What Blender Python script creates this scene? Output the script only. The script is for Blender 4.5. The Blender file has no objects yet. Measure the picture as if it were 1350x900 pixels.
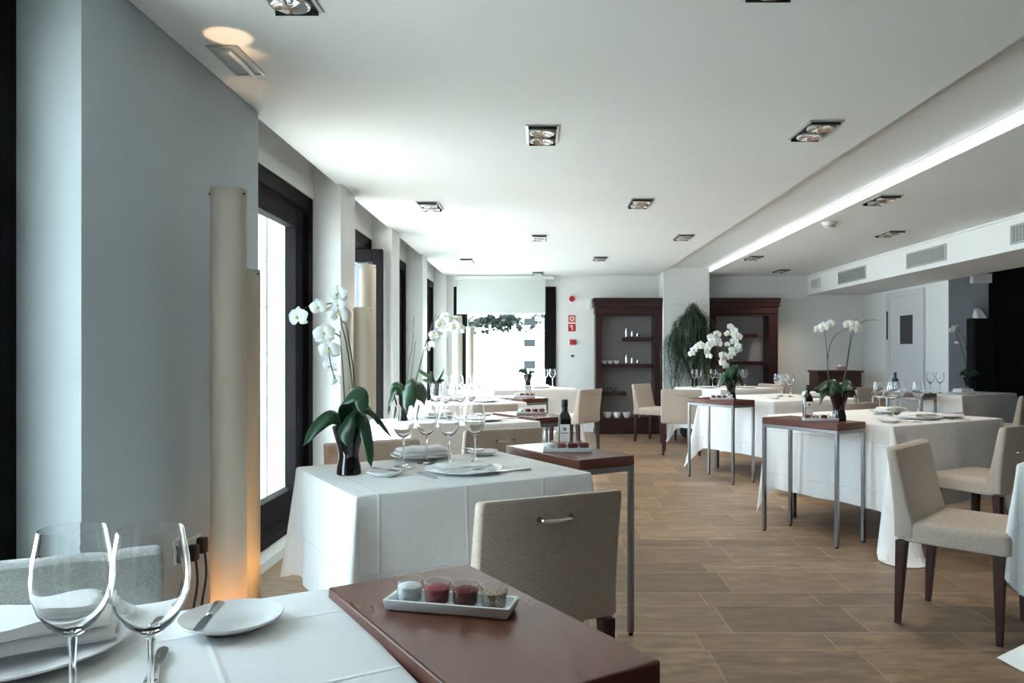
import bpy, math, random
from mathutils import Vector, Matrix, noise
C = bpy.context.scene.collection
R = math.radians
PI = math.pi

# ------------------------------------------------------------------ camera
cam_d = bpy.data.cameras.new('camera'); cam = bpy.data.objects.new('camera', cam_d); C.objects.link(cam)
cam.location = (0, 0, 1.20); cam.rotation_euler = (R(90), 0, 0)
cam_d.sensor_width = 36; cam_d.lens = 26.67
cam_d.shift_x = -34 / 1350; cam_d.shift_y = 16 / 1350
cam_d.clip_start = 0.05; cam_d.clip_end = 300
bpy.context.scene.camera = cam

# ------------------------------------------------------------------ light
SKY = 13.0
world = bpy.data.worlds.new('world'); bpy.context.scene.world = world; world.use_nodes = True
wn = world.node_tree; bg = wn.nodes['Background']
bg.inputs[0].default_value = (0.66, 0.84, 1.0, 1); bg.inputs[1].default_value = SKY
sun_d = bpy.data.lights.new('sun', 'SUN'); sun_d.energy = 43; sun_d.angle = R(1.5); sun_d.color = (1, 0.985, 0.96)
sun = bpy.data.objects.new('sun', sun_d); C.objects.link(sun)
sun.rotation_euler = Vector((0.36, 0.35, -1.0)).to_track_quat('-Z', 'Y').to_euler()
def portal(loc, w, h, rot):
    d = bpy.data.lights.new('window_light', 'AREA'); d.shape = 'RECTANGLE'; d.size = w; d.size_y = h
    d.cycles.is_portal = True
    o = bpy.data.objects.new('window_light', d); C.objects.link(o); o.location = loc; o.rotation_euler = rot
    return o
vs = bpy.context.scene.view_settings
vs.view_transform = 'Standard'; vs.look = 'None'; vs.gamma = 1; vs.use_curve_mapping = False
vs.exposure = 0.24

# ------------------------------------------------------------------ materials
def mat(name, col, rough=.5, metal=0, spec=.5, **kw):
    m = bpy.data.materials.new(name); m.use_nodes = True
    b = m.node_tree.nodes['Principled BSDF']
    b.inputs['Base Color'].default_value = (*col, 1); b.inputs['Roughness'].default_value = rough
    b.inputs['Metallic'].default_value = metal; b.inputs['Specular IOR Level'].default_value = spec
    for k, v in kw.items(): b.inputs[k.replace('_', ' ')].default_value = v
    return m
def nd(m, t, **kw):
    n = m.node_tree.nodes.new(t)
    for k, v in kw.items(): setattr(n, k, v)
    return n
def lk(m, a, b): m.node_tree.links.new(a, b)
def bsdf(m): return m.node_tree.nodes['Principled BSDF']
def coords(m, scale=(1, 1, 1), kind='Object'):
    t = nd(m, 'ShaderNodeTexCoord'); mp = nd(m, 'ShaderNodeMapping'); mp.inputs['Scale'].default_value = scale
    lk(m, t.outputs[kind], mp.inputs[0]); return mp.outputs[0]
def add_noise(m, c1, c2, scale=5, detail=4, stretch=(1, 1, 1), bump=0, bscale=None, kind='Object'):
    co = coords(m, stretch, kind)
    n = nd(m, 'ShaderNodeTexNoise'); n.inputs['Scale'].default_value = scale; n.inputs['Detail'].default_value = detail
    lk(m, co, n.inputs[0])
    r = nd(m, 'ShaderNodeValToRGB'); r.color_ramp.elements[0].color = (*c1, 1); r.color_ramp.elements[1].color = (*c2, 1)
    r.color_ramp.elements[0].position = .3; r.color_ramp.elements[1].position = .7
    lk(m, n.outputs['Fac'], r.inputs[0]); lk(m, r.outputs[0], bsdf(m).inputs['Base Color'])
    if bump:
        n2 = nd(m, 'ShaderNodeTexNoise'); n2.inputs['Scale'].default_value = bscale or scale * 4; lk(m, co, n2.inputs[0])
        b = nd(m, 'ShaderNodeBump'); b.inputs['Strength'].default_value = bump; b.inputs['Distance'].default_value = .01
        lk(m, n2.outputs['Fac'], b.inputs['Height']); lk(m, b.outputs[0], bsdf(m).inputs['Normal'])
    return m

M = {}
M['wall'] = add_noise(mat('white_paint', (.8, .8, .78), .75, spec=.2), (.80, .80, .78), (.83, .83, .81), 1.2, bump=.05, bscale=60)
M['pier'] = add_noise(mat('pier_paint_shade_tint', (.6, .66, .68), .75, spec=.2), (.46, .52, .545), (.48, .54, .565), 1.2, bump=.05, bscale=60)  # blue-grey puts the cool dim light on the nearest pier into its paint
M['ceil'] = add_noise(mat('ceiling_paint', (.85, .85, .83), .85, spec=.1), (.83, .83, .81), (.86, .86, .84), .8)
M['beige_wall'] = mat('warm_paint', (.72, .69, .63), .8, spec=.2)
M['grey_wall'] = mat('grey_paint_and_shade', (.40, .43, .47), .7, spec=.2)  # also carries the painted shade on the end of wall_right
M['dark'] = add_noise(mat('dark_stained_frame', (.006, .005, .006), .6, spec=.08), (.005, .004, .005), (.009, .007, .008), 3, stretch=(8, 8, 1))
M['black'] = add_noise(mat('black_panel', (.006, .006, .007), .5, spec=.2), (.005, .005, .006), (.010, .009, .009), 3, stretch=(8, 8, 1))
M['wood'] = add_noise(mat('mahogany_top', (.13, .042, .027), .27, spec=.38), (.126, .040, .025), (.134, .044, .028), 3, 1, stretch=(20, 2.0, 20))
M['legwood'] = add_noise(mat('dark_red_wood', (.05, .014, .012), .35), (.032, .009, .009), (.06, .018, .014), 6, 5, stretch=(10, 10, 1))
M['cabinet'] = add_noise(mat('cabinet_wood', (.03, .012, .012), .4, spec=.3), (.022, .009, .009), (.04, .015, .014), 4, 5, stretch=(8, 8, 1))
M['cabinet_back'] = mat('cabinet_back', (.27, .25, .26), .7)
M['steel'] = add_noise(mat('brushed_steel', (.26, .25, .25), .34, 1), (.22, .21, .21), (.30, .29, .29), 8, stretch=(20, 20, 1))
M['chrome'] = mat('chrome', (.85, .85, .85), .12, 1)
M['silver'] = mat('cutlery_steel', (.62, .62, .63), .2, 1)
M['porcelain'] = mat('white_porcelain', (.86, .86, .85), .12, spec=.5)
M['napkin'] = add_noise(mat('white_napkin', (.86, .86, .85), .85, spec=.1), (.84, .84, .83), (.88, .88, .87), 6, bump=.15, bscale=80)
M['vase'] = mat('black_glass_vase', (.010, .006, .007), .06, spec=.7)
M['leaf'] = add_noise(mat('orchid_leaf', (.02, .085, .03), .35), (.006, .028, .012), (.016, .062, .022), 8)
M['stem'] = mat('orchid_stem', (.035, .06, .018), .5)
M['petal'] = mat('orchid_petal', (.90, .90, .86), .5, Subsurface_Weight=0.15)
M['lip'] = mat('orchid_lip', (.75, .60, .22), .5)
M['palm'] = add_noise(mat('palm_leaf', (.02, .05, .02), .45), (.010, .028, .014), (.035, .075, .03), 9)
M['trunk'] = add_noise(mat('trunk', (.08, .06, .045), .9), (.05, .035, .03), (.1, .08, .06), 12)
M['white_plastic'] = mat('white_plastic', (.8, .8, .78), .35)
M['red'] = mat('red_plastic', (.50, .018, .018), .35)
M['signwhite'] = mat('sign_white', (.85, .8, .75), .4)
M['grille'] = mat('grille_metal', (.50, .52, .52), .4, .3)
M['grilledark'] = mat('grille_inside', (.05, .055, .06), .7)
M['lampframe'] = mat('downlight_rim', (.50, .50, .48), .35, .6)
M['lampblack'] = mat('downlight_inside', (.012, .012, .013), .5)
M['reflector'] = mat('reflector', (.9, .9, .9), .12, 1)
M['blind'] = mat('roller_blind_fabric', (.62, .65, .63), .8, spec=.1, Transmission_Weight=0)
M['plug'] = mat('black_plug', (.012, .012, .012), .4)
M['dooredge'] = mat('door_paint', (.66, .66, .67), .5)
M['darkglass'] = mat('dark_glass', (.025, .027, .04), .1)

# woven upholstery
def fabric(name, c1, c2):
    m = mat(name, c1, .9, spec=.1, Sheen_Weight=.2)
    co = coords(m)
    w1 = nd(m, 'ShaderNodeTexNoise'); w1.inputs['Scale'].default_value = 130; w1.inputs['Detail'].default_value = 3
    mp = coords(m, (1, 1, 6)); lk(m, mp, w1.inputs[0])
    w2 = nd(m, 'ShaderNodeTexNoise'); w2.inputs['Scale'].default_value = 130; w2.inputs['Detail'].default_value = 3
    mp2 = coords(m, (5, 5, 1)); lk(m, mp2, w2.inputs[0])
    a = nd(m, 'ShaderNodeMath', operation='ADD'); lk(m, w1.outputs[0], a.inputs[0]); lk(m, w2.outputs[0], a.inputs[1])
    h = nd(m, 'ShaderNodeMath', operation='MULTIPLY'); lk(m, a.outputs[0], h.inputs[0]); h.inputs[1].default_value = .5
    r = nd(m, 'ShaderNodeValToRGB'); r.color_ramp.elements[0].color = (*c1, 1); r.color_ramp.elements[1].color = (*c2, 1)
    r.color_ramp.elements[0].position = .4; r.color_ramp.elements[1].position = .6
    lk(m, h.outputs[0], r.inputs[0]); lk(m, r.outputs[0], bsdf(m).inputs['Base Color'])
    b = nd(m, 'ShaderNodeBump'); b.inputs['Strength'].default_value = .35; b.inputs['Distance'].default_value = .002
    lk(m, h.outputs[0], b.inputs['Height']); lk(m, b.outputs[0], bsdf(m).inputs['Normal'])
    return m
M['fabric'] = fabric('beige_woven_fabric', (.40, .325, .262), (.61, .515, .43))
M['fabric_grey'] = fabric('grey_woven_fabric', (.27, .275, .265), (.43, .43, .40))

# table linen: UV in metres, pressed fold lines
def linen():
    m = mat('white_table_linen', (.88, .88, .87), .8, spec=.15)
    t = nd(m, 'ShaderNodeUVMap'); t.uv_map = 'UVMap'
    sx = nd(m, 'ShaderNodeSeparateXYZ'); lk(m, t.outputs[0], sx.inputs[0])
    tot = None
    for ax, per in ((0, .31), (1, .28)):
        a = nd(m, 'ShaderNodeMath', operation='DIVIDE'); lk(m, sx.outputs[ax], a.inputs[0]); a.inputs[1].default_value = per
        p = nd(m, 'ShaderNodeMath', operation='PINGPONG'); lk(m, a.outputs[0], p.inputs[0]); p.inputs[1].default_value = .5
        e = nd(m, 'ShaderNodeMapRange'); e.inputs[1].default_value = 0; e.inputs[2].default_value = .025
        e.inputs[3].default_value = 1; e.inputs[4].default_value = 0; e.interpolation_type = 'SMOOTHSTEP'
        lk(m, p.outputs[0], e.inputs[0])
        if tot is None: tot = e.outputs[0]
        else:
            s = nd(m, 'ShaderNodeMath', operation='MAXIMUM'); lk(m, tot, s.inputs[0]); lk(m, e.outputs[0], s.inputs[1]); tot = s.outputs[0]
    n = nd(m, 'ShaderNodeTexNoise'); n.inputs['Scale'].default_value = 7; n.inputs['Detail'].default_value = 5; lk(m, t.outputs[0], n.inputs[0])
    mu = nd(m, 'ShaderNodeMath', operation='MULTIPLY_ADD'); lk(m, n.outputs[0], mu.inputs[0]); mu.inputs[1].default_value = 3.5; lk(m, tot, mu.inputs[2])
    b = nd(m, 'ShaderNodeBump'); b.inputs['Strength'].default_value = .40; b.inputs['Distance'].default_value = .005
    lk(m, mu.outputs[0], b.inputs['Height']); lk(m, b.outputs[0], bsdf(m).inputs['Normal'])
    return m
M['linen'] = linen()

# stoneware floor: wide and narrow rows of tiles in browns
def floor_mat():
    m = mat('brown_floor_tiles', (.2, .13, .08), .38, spec=.4)
    t = nd(m, 'ShaderNodeTexCoord'); s = nd(m, 'ShaderNodeSeparateXYZ'); lk(m, t.outputs['Object'], s.inputs[0])
    def mth(op, a, b=None, c=None):
        n = nd(m, 'ShaderNodeMath', operation=op)
        for i, v in enumerate((a, b, c)):
            if v is None: continue
            if isinstance(v, (int, float)): n.inputs[i].default_value = v
            else: lk(m, v, n.inputs[i])
        return n.outputs[0]
    P, WA = .545, .35
    yy = mth('ADD', s.outputs[1], 20 * P + .004)
    row = mth('FLOOR', mth('DIVIDE', yy, P)); fy = mth('SUBTRACT', yy, mth('MULTIPLY', row, P))
    isB = mth('GREATER_THAN', fy, WA)
    rid = mth('ADD', mth('MULTIPLY', row, 2), isB)
    fyl = mth('SUBTRACT', fy, mth('MULTIPLY', isB, WA))
    rh = mth('SUBTRACT', WA, mth('MULTIPLY', isB, WA - (P - WA)))
    tl = mth('SUBTRACT', .60, mth('MULTIPLY', isB, .05))
    off = mth('FRACT', mth('MULTIPLY', rid, .377))
    xx = mth('ADD', mth('DIVIDE', mth('ADD', s.outputs[0], 30), tl), off)
    col = mth('FLOOR', xx); fx = mth('MULTIPLY', mth('SUBTRACT', xx, col), tl)
    dx = mth('MINIMUM', fx, mth('SUBTRACT', tl, fx)); dy = mth('MINIMUM', fyl, mth('SUBTRACT', rh, fyl))
    dm = mth('MINIMUM', dx, dy)
    g = nd(m, 'ShaderNodeMapRange'); g.inputs[1].default_value = .002; g.inputs[2].default_value = .006
    g.inputs[3].default_value = 1; g.inputs[4].default_value = 0; lk(m, dm, g.inputs[0])
    cv = nd(m, 'ShaderNodeCombineXYZ'); lk(m, col, cv.inputs[0]); lk(m, rid, cv.inputs[1])
    wnz = nd(m, 'ShaderNodeTexWhiteNoise'); wnz.noise_dimensions = '2D'; lk(m, cv.outputs[0], wnz.inputs[0])
    mp = nd(m, 'ShaderNodeMapping'); mp.inputs['Scale'].default_value = (1.0, 3.2, 1); lk(m, t.outputs['Object'], mp.inputs[0])
    n = nd(m, 'ShaderNodeTexNoise'); n.inputs['Scale'].default_value = 4.5; n.inputs['Detail'].default_value = 9; n.inputs['Roughness'].default_value = .65
    lk(m, mp.outputs[0], n.inputs[0])
    f = mth('ADD', mth('MULTIPLY', n.outputs[0], .95), mth('MULTIPLY', mth('SUBTRACT', wnz.outputs[0], .5), .22))
    r = nd(m, 'ShaderNodeValToRGB'); e = r.color_ramp.elements
    e[0].position = .28; e[0].color = (.115, .072, .044, 1); e[1].position = .72; e[1].color = (.39, .265, .16, 1)
    x = e.new(.5); x.color = (.215, .140, .087, 1)
    lk(m, f, r.inputs[0])
    mx = nd(m, 'ShaderNodeMix', data_type='RGBA'); lk(m, mth('MULTIPLY', g.outputs[0], .6), mx.inputs[0])
    lk(m, r.outputs[0], mx.inputs[6]); mx.inputs[7].default_value = (.40, .30, .19, 1)
    lk(m, mx.outputs[2], bsdf(m).inputs['Base Color'])
    rr = nd(m, 'ShaderNodeMapRange'); rr.inputs[3].default_value = .30; rr.inputs[4].default_value = .52; lk(m, n.outputs[0], rr.inputs[0])
    lk(m, rr.outputs[0], bsdf(m).inputs['Roughness'])
    b = nd(m, 'ShaderNodeBump'); b.inputs['Strength'].default_value = .25; b.inputs['Distance'].default_value = .004
    h = mth('SUBTRACT', mth('MULTIPLY', n.outputs[0], .6), g.outputs[0]); lk(m, h, b.inputs['Height'])
    lk(m, b.outputs[0], bsdf(m).inputs['Normal'])
    return m
M['floor'] = floor_mat()

def stone():
    m = mat('pale_stone_blocks', (.7, .68, .62), .9)
    br = nd(m, 'ShaderNodeTexBrick'); co = coords(m, (1, 1, 1))
    sp = nd(m, 'ShaderNodeSeparateXYZ'); cb = nd(m, 'ShaderNodeCombineXYZ'); lk(m, co, sp.inputs[0])
    lk(m, sp.outputs[0], cb.inputs[0]); lk(m, sp.outputs[2], cb.inputs[1]); lk(m, cb.outputs[0], br.inputs[0])
    br.inputs['Color1'].default_value = (.30, .30, .28, 1); br.inputs['Color2'].default_value = (.24, .24, .22, 1); br.inputs['Mortar'].default_value = (.12, .12, .11, 1)
    br.inputs['Scale'].default_value = 1; br.inputs['Brick Width'].default_value = .8; br.inputs['Row Height'].default_value = .4; br.inputs['Mortar Size'].default_value = .006
    lk(m, br.outputs[0], bsdf(m).inputs['Base Color']); return m
M['stone'] = stone()
M['terrace'] = add_noise(mat('terrace_paving', (.5, .5, .48), .8), (.48, .48, .46), (.55, .55, .53), 3)
M['glazing'] = mat('far_window_glass', (.015, .017, .018), 1, spec=0)
M['foliage'] = add_noise(mat('tree_foliage', (.01, .012, .01), 1, spec=0), (.008, .010, .009), (.018, .022, .018), 6)
M['render'] = mat('white_render', (.8, .8, .78), .8)

def thin_glass(name, tint=(1, 1, 1), base=.04, edge=.75):
    m = bpy.data.materials.new(name); m.use_nodes = True; nt = m.node_tree; nt.nodes.remove(nt.nodes['Principled BSDF'])
    out = nt.nodes['Material Output']
    tr = nt.nodes.new('ShaderNodeBsdfTransparent'); tr.inputs[0].default_value = (*tint, 1)
    gl = nt.nodes.new('ShaderNodeBsdfGlossy'); gl.inputs['Roughness'].default_value = .02
    fr = nt.nodes.new('ShaderNodeLayerWeight'); fr.inputs[0].default_value = .5
    mr = nt.nodes.new('ShaderNodeMath'); mr.operation = 'POWER'; mr.inputs[1].default_value = 3.0
    ma = nt.nodes.new('ShaderNodeMapRange'); ma.inputs[3].default_value = base; ma.inputs[4].default_value = edge
    mix = nt.nodes.new('ShaderNodeMixShader')
    nt.links.new(fr.outputs['Facing'], mr.inputs[0]); nt.links.new(mr.outputs[0], ma.inputs[0]); nt.links.new(ma.outputs[0], mix.inputs[0])
    nt.links.new(tr.outputs[0], mix.inputs[1]); nt.links.new(gl.outputs[0], mix.inputs[2]); nt.links.new(mix.outputs[0], out.inputs[0])
    return m
M['pane'] = thin_glass('window_glass', (.97, 1, .99), .04, .5)
M['bowl_glass'] = thin_glass('wine_glass_bowl', (.98, .99, .99), .04, .8)
M['solid_glass'] = mat('clear_glass', (1, 1, 1), .0, Transmission_Weight=1.0, IOR=1.45)

def spice(name, c1, c2):
    return add_noise(mat(name, c1, .8), c1, c2, 220, 2, bump=.3, bscale=300)
SP = [spice('white_salt', (.85, .85, .85), (.95, .95, .95)), spice('pink_salt', (.30, .045, .06), (.42, .10, .10)),
      spice('red_pepper', (.10, .010, .010), (.22, .03, .022)), spice('grey_pepper', (.24, .19, .12), (.60, .52, .38))]

# lamp paper: translucent, warm where the bulb sits behind it
def paper():
    m = bpy.data.materials.new('lamp_paper'); m.use_nodes = True; nt = m.node_tree; nt.nodes.remove(nt.nodes['Principled BSDF'])
    d = nt.nodes.new('ShaderNodeBsdfDiffuse'); d.inputs[0].default_value = (.62, .58, .50, 1)
    t = nt.nodes.new('ShaderNodeBsdfTranslucent'); t.inputs[0].default_value = (.70, .60, .44, 1)
    tc = nt.nodes.new('ShaderNodeTexCoord'); mp = nt.nodes.new('ShaderNodeMapping'); mp.inputs['Scale'].default_value = (1, 1, 30)
    n = nt.nodes.new('ShaderNodeTexNoise'); n.inputs['Scale'].default_value = 6
    r = nt.nodes.new('ShaderNodeMapRange'); r.inputs[3].default_value = .22; r.inputs[4].default_value = .30
    x = nt.nodes.new('ShaderNodeMixShader')
    nt.links.new(tc.outputs['Object'], mp.inputs[0]); nt.links.new(mp.outputs[0], n.inputs[0]); nt.links.new(n.outputs[0], r.inputs[0]); nt.links.new(r.outputs[0], x.inputs[0])
    nt.links.new(d.outputs[0], x.inputs[1]); nt.links.new(t.outputs[0], x.inputs[2]); nt.links.new(x.outputs[0], nt.nodes['Material Output'].inputs[0])
    return m
M['paper'] = paper()

# ------------------------------------------------------------------ mesh helpers
class MB:
    def __init__(s): s.v = []; s.f = []; s.uv = None
    def add(s, vs_, fs): b = len(s.v); s.v += [tuple(p) for p in vs_]; s.f += [tuple(i + b for i in f) for f in fs]; return s
    def box(s, x0, x1, y0, y1, z0, z1, mtx=None):
        p = [Vector(q) for q in ((x0, y0, z0), (x1, y0, z0), (x1, y1, z0), (x0, y1, z0), (x0, y0, z1), (x1, y0, z1), (x1, y1, z1), (x0, y1, z1))]
        if mtx: p = [mtx @ q for q in p]
        return s.add(p, [(0, 3, 2, 1), (4, 5, 6, 7), (0, 1, 5, 4), (1, 2, 6, 5), (2, 3, 7, 6), (3, 0, 4, 7)])
    def lathe(s, prof, n=24, c=(0, 0, 0), cap0=True, cap1=True, sq=None):
        vs_ = []
        for r, z in prof:
            for i in range(n):
                a = 2 * PI * i / n
                vs_.append((c[0] + r * math.cos(a), c[1] + r * math.sin(a), c[2] + z))
        fs = []
        for j in range(len(prof) - 1):
            for i in range(n):
                a, b = j * n + i, j * n + (i + 1) % n; fs.append((a, b, b + n, a + n))
        if cap0: fs.append(tuple(range(n - 1, -1, -1)))
        if cap1: fs.append(tuple((len(prof) - 1) * n + i for i in range(n)))
        return s.add(vs_, fs)
    def loft(s, rings, cap=True):
        n = len(rings[0]); vs_ = [p for r in rings for p in r]; fs = []
        for j in range(len(rings) - 1):
            for i in range(n):
                a, b = j * n + i, j * n + (i + 1) % n; fs.append((a, b, b + n, a + n))
        if cap: fs.append(tuple(range(n - 1, -1, -1))); fs.append(tuple((len(rings) - 1) * n + i for i in range(n)))
        return s.add(vs_, fs)
    def tube(s, pts, rad, n=8):
        pts = [Vector(p) for p in pts]; rings = []
        up = Vector((0, 0, 1))
        prev = None
        for i, p in enumerate(pts):
            t = (pts[min(i + 1, len(pts) - 1)] - pts[max(i - 1, 0)]).normalized()
            if prev is None:
                a = t.cross(up if abs(t.z) < .95 else Vector((1, 0, 0))).normalized()
            else:
                a = (prev - t * prev.dot(t)).normalized()
            prev = a; b = t.cross(a)
            r = rad[i] if isinstance(rad, (list, tuple)) else rad
            rings.append([p + (a * math.cos(2 * PI * k / n) + b * math.sin(2 * PI * k / n)) * r for k in range(n)])
        return s.loft(rings)
    def ribbon(s, pts, widths, side, fold=.0):
        vs_ = []; fs = []; side = Vector(side)
        pts = [Vector(p) for p in pts]
        for i, p in enumerate(pts):
            t = (pts[min(i + 1, len(pts) - 1)] - pts[max(i - 1, 0)]).normalized()
            sd = (side - t * side.dot(t)).normalized(); nr = sd.cross(t)
            w = widths[i]
            vs_ += [p - sd * w + nr * fold * w, p - sd * w * .5 + nr * fold * w * .35, p, p + sd * w * .5 + nr * fold * w * .35, p + sd * w + nr * fold * w]
        for i in range(len(pts) - 1):
            for k in range(4):
                a = i * 5 + k; fs.append((a, a + 1, a + 6, a + 5))
        return s.add(vs_, fs)
    def build(s, name, m, parent=None, smooth=True, bevel=0, solid=0, loc=None, rz=0, sub=0):
        me = bpy.data.meshes.new(name); me.from_pydata(s.v, [], s.f); me.update()
        if s.uv:
            uvl = me.uv_layers.new(name='UVMap')
            for lp in me.loops: uvl.data[lp.index].uv = s.uv[lp.vertex_index]
        if m: me.materials.append(m)
        if smooth:
            me.polygons.foreach_set('use_smooth', [True] * len(me.polygons))
            me.set_sharp_from_angle(angle=R(38))
        o = bpy.data.objects.new(name, me); C.objects.link(o)
        if parent: o.parent = parent
        if loc: o.location = loc
        if rz: o.rotation_euler.z = rz
        if bevel:
            b = o.modifiers.new('bevel', 'BEVEL'); b.width = bevel; b.segments = 2; b.limit_method = 'ANGLE'; b.angle_limit = R(40)
        if solid:
            b = o.modifiers.new('solid', 'SOLIDIFY'); b.thickness = solid
        if sub:
            b = o.modifiers.new('sub', 'SUBSURF'); b.levels = sub; b.render_levels = sub
        return o
def root(name, loc, rz=0):
    o = bpy.data.objects.new(name, None); C.objects.link(o); o.location = loc; o.rotation_euler.z = rz
    o.empty_display_size = .1; return o
def tag(o, label=None, cat=None, group=None, kind=None):
    if label: o['label'] = label
    if cat: o['category'] = cat
    if group: o['group'] = group
    if kind: o['kind'] = kind
    return o
def struct(o, label=None): return tag(o, label, None, None, 'structure')
def copy_tree(o, parent=None):
    c = o.copy(); C.objects.link(c)
    if parent: c.parent = parent
    for ch in list(o.children): copy_tree(ch, c)
    return c
def spline(pts, n=6):
    pts = [Vector(p) for p in pts]
    if len(pts) < 3: return [pts[0].lerp(pts[-1], k / n) for k in range(n + 1)]
    out = []
    ext = [pts[0] * 2 - pts[1]] + pts + [pts[-1] * 2 - pts[-2]]
    for i in range(1, len(ext) - 2):
        a, b, c, d = ext[i - 1:i + 3]
        for k in range(n):
            t = k / n
            out.append(.5 * ((2 * b) + (c - a) * t + (2 * a - 5 * b + 4 * c - d) * t * t + (3 * b - a - 3 * c + d) * t ** 3))
    out.append(pts[-1]); return out
def rrect(w, d, r, z, n=4, bow=0, dx=0, dy=0):
    out = []
    for cx, cy, a0 in ((w / 2 - r, d / 2 - r, 0), (-w / 2 + r, d / 2 - r, 90), (-w / 2 + r, -d / 2 + r, 180), (w / 2 - r, -d / 2 + r, 270)):
        for k in range(n + 1):
            a = R(a0 + 90 * k / n); x = cx + r * math.cos(a); y = cy + r * math.sin(a)
            out.append((x + dx, y + dy + bow * (2 * x / w) ** 2, z))
    return out

# ================================================================== SETTING
ZC = 2.395
struct(MB().box(-1.75, 9.0, -3.0, 12.3, -.12, 0).build('floor', M['floor'], smooth=False))
# main ceiling, its slot and the lower panel to the right
cb = MB()
for a, b in ((.8, 2.31), (3.77, 5.35), (5.77, 7.24), (7.62, 9.14), (9.52, 11.53)): cb.box(-1.42, -1.385, a, b, ZC, ZC + .06)
cb.box(-1.385, 1.79, -3.0, 11.8, ZC, ZC + .06)
cb.box(1.83, 2.526, -3.0, 11.8, ZC + .074, ZC + .13)
cb.box(2.526, 9.0, -3.0, 11.8, ZC, ZC + .13)
cb.box(-1.75, 9.0, -3.0, 12.3, 2.62, 2.8)
cb.box(1.79, 1.83, -3.0, 11.8, ZC, ZC + .13)
struct(cb.build('ceiling', M['ceil'], smooth=False))
cv = root('cove_light', (2.526, 4.2, ZC))
cm = bpy.data.materials.new('cove_diffuser'); cm.use_nodes = True
cm.node_tree.nodes['Principled BSDF'].inputs['Emission Color'].default_value = (.9, .96, 1, 1); cm.node_tree.nodes['Principled BSDF'].inputs['Emission Strength'].default_value = 1.0
MB().box(-.008, -.001, -7.0, 6.9, .004, .068).build('diffuser', cm, cv, smooth=False)
MB().box(-.012, -.001, -7.0, 6.9, .068, .073).build('channel', M['white_plastic'], cv, smooth=False)
tag(cv, 'long bright white light strip in the slot of the ceiling', 'ceiling light')
# left wall: piers and lintels above the windows
PIERS = ((2.31, 3.77), (5.35, 5.77), (7.24, 7.62), (9.14, 9.52), (11.53, 12.0))
BAYS = ((-1.0, -.6), (.8, 2.31), (3.77, 5.35), (5.77, 7.24), (7.62, 9.14), (9.52, 11.53))
wl = MB()
for a, b in PIERS[1:]: wl.box(-1.90, -1.39, a, b, 0, 2.62)
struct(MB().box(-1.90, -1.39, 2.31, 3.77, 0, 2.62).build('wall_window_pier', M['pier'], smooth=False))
for a, b in ((-3.0, -1.0), (-.6, .8)): wl.box(-1.90, -1.39, a, b, 0, ZC)
wl.box(-1.90, -1.58, -3.0, 12.0, 2.285, 2.62)
struct(wl.build('wall_left', M['wall'], smooth=False))
# wall at the far end with a window opening
wb = MB()
wb.box(-1.39, -1.29, 11.65, 11.95, 0, 2.62); wb.box(-1.29, .28, 11.65, 11.95, 2.225, 2.62)
wb.box(.28, 5.35, 11.65, 11.95, 0, 2.62)
struct(wb.build('wall_back', M['wall'], smooth=False))
struct(MB().box(5.02, 5.51, 9.28, 11.65, 0, 2.62).build('wall_right', M['wall'], smooth=False))
struct(MB().box(5.51, 9.0, 9.55, 9.7, 0, 2.62).box(5.022, 5.51, 9.272, 9.28, 0, 2.62).build('wall_alcove', M['grey_wall'], smooth=False))  # thin second box paints the shade of wall_right's end face in grey
struct(MB().box(8.8, 9.0, -3.0, 9.95, 0, 2.62).build('wall_far_right', M['grey_wall'], smooth=False))
wf = MB(); wf.box(-1.75, 9.0, -3.2, -3.0, 0, 2.62)
struct(wf.build('wall_behind', M['cabinet'], smooth=False))
struct(MB().box(1.86, 2.54, 11.22, 11.65, 0, 2.55).build('wall_pier', M['wall'], smooth=False))
struct(MB().box(4.14, 5.02, -3.0, 11.65, 2.098, ZC).build('ceiling_soffit', M['ceil'], smooth=False))
struct(MB().box(4.115, 4.14, -3.0, 11.65, ZC - .02, ZC).build('trim_1', M['white_plastic'], smooth=False))
struct(MB().box(5.28, 5.51, 9.20, 9.28, 2.06, 2.17).build('trim_2', M['ceil'], smooth=False))
struct(MB().box(-1.39, -1.375, 2.31, 3.77, 0, .09).build('baseboard_left', M['wall'], smooth=False))

# windows of the left wall
def window(idx, a, b, leaf=True):
    f = MB(); w = .10
    f.box(-1.72, -1.585, a, a + w, .06, 2.285); f.box(-1.72, -1.585, b - w, b, .06, 2.285)
    f.box(-1.72, -1.585, a + w, b - w, 2.185, 2.285); f.box(-1.72, -1.585, a + w, b - w, .06, .12)
    o = f.build('window_%d' % idx, M['dark'], smooth=False, bevel=.006); struct(o)
    s_ = MB(); s_.box(-1.75, -1.50, a, b, 0, .055); s_.build('sill', M['wall'], o, smooth=False)
    if leaf:
        g = MB(); q = w + .012; sw = .15
        g.box(-1.70, -1.62, a + q, a + q + sw, .135, 2.17); g.box(-1.70, -1.62, b - q - sw, b - q, .135, 2.17)
        g.box(-1.70, -1.62, a + q + sw, b - q - sw, 2.05, 2.17); g.box(-1.70, -1.62, a + q + sw, b - q - sw, .135, .31)
        so = g.build('sash', M['dark'], o, smooth=False, bevel=.006)
        MB().box(-1.663, -1.657, a + q + sw - .01, b - q - sw + .01, .30, 2.06).build('pane', M['pane'], so, smooth=False)
    portal((-1.74, (a + b) / 2, 1.2), b - a - .1, 2.2, (0, R(-90), 0))
    return o
for i, (a, b) in enumerate(BAYS):
    window(i + 1, a, b, leaf=(i not in (0, 3)))
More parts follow.
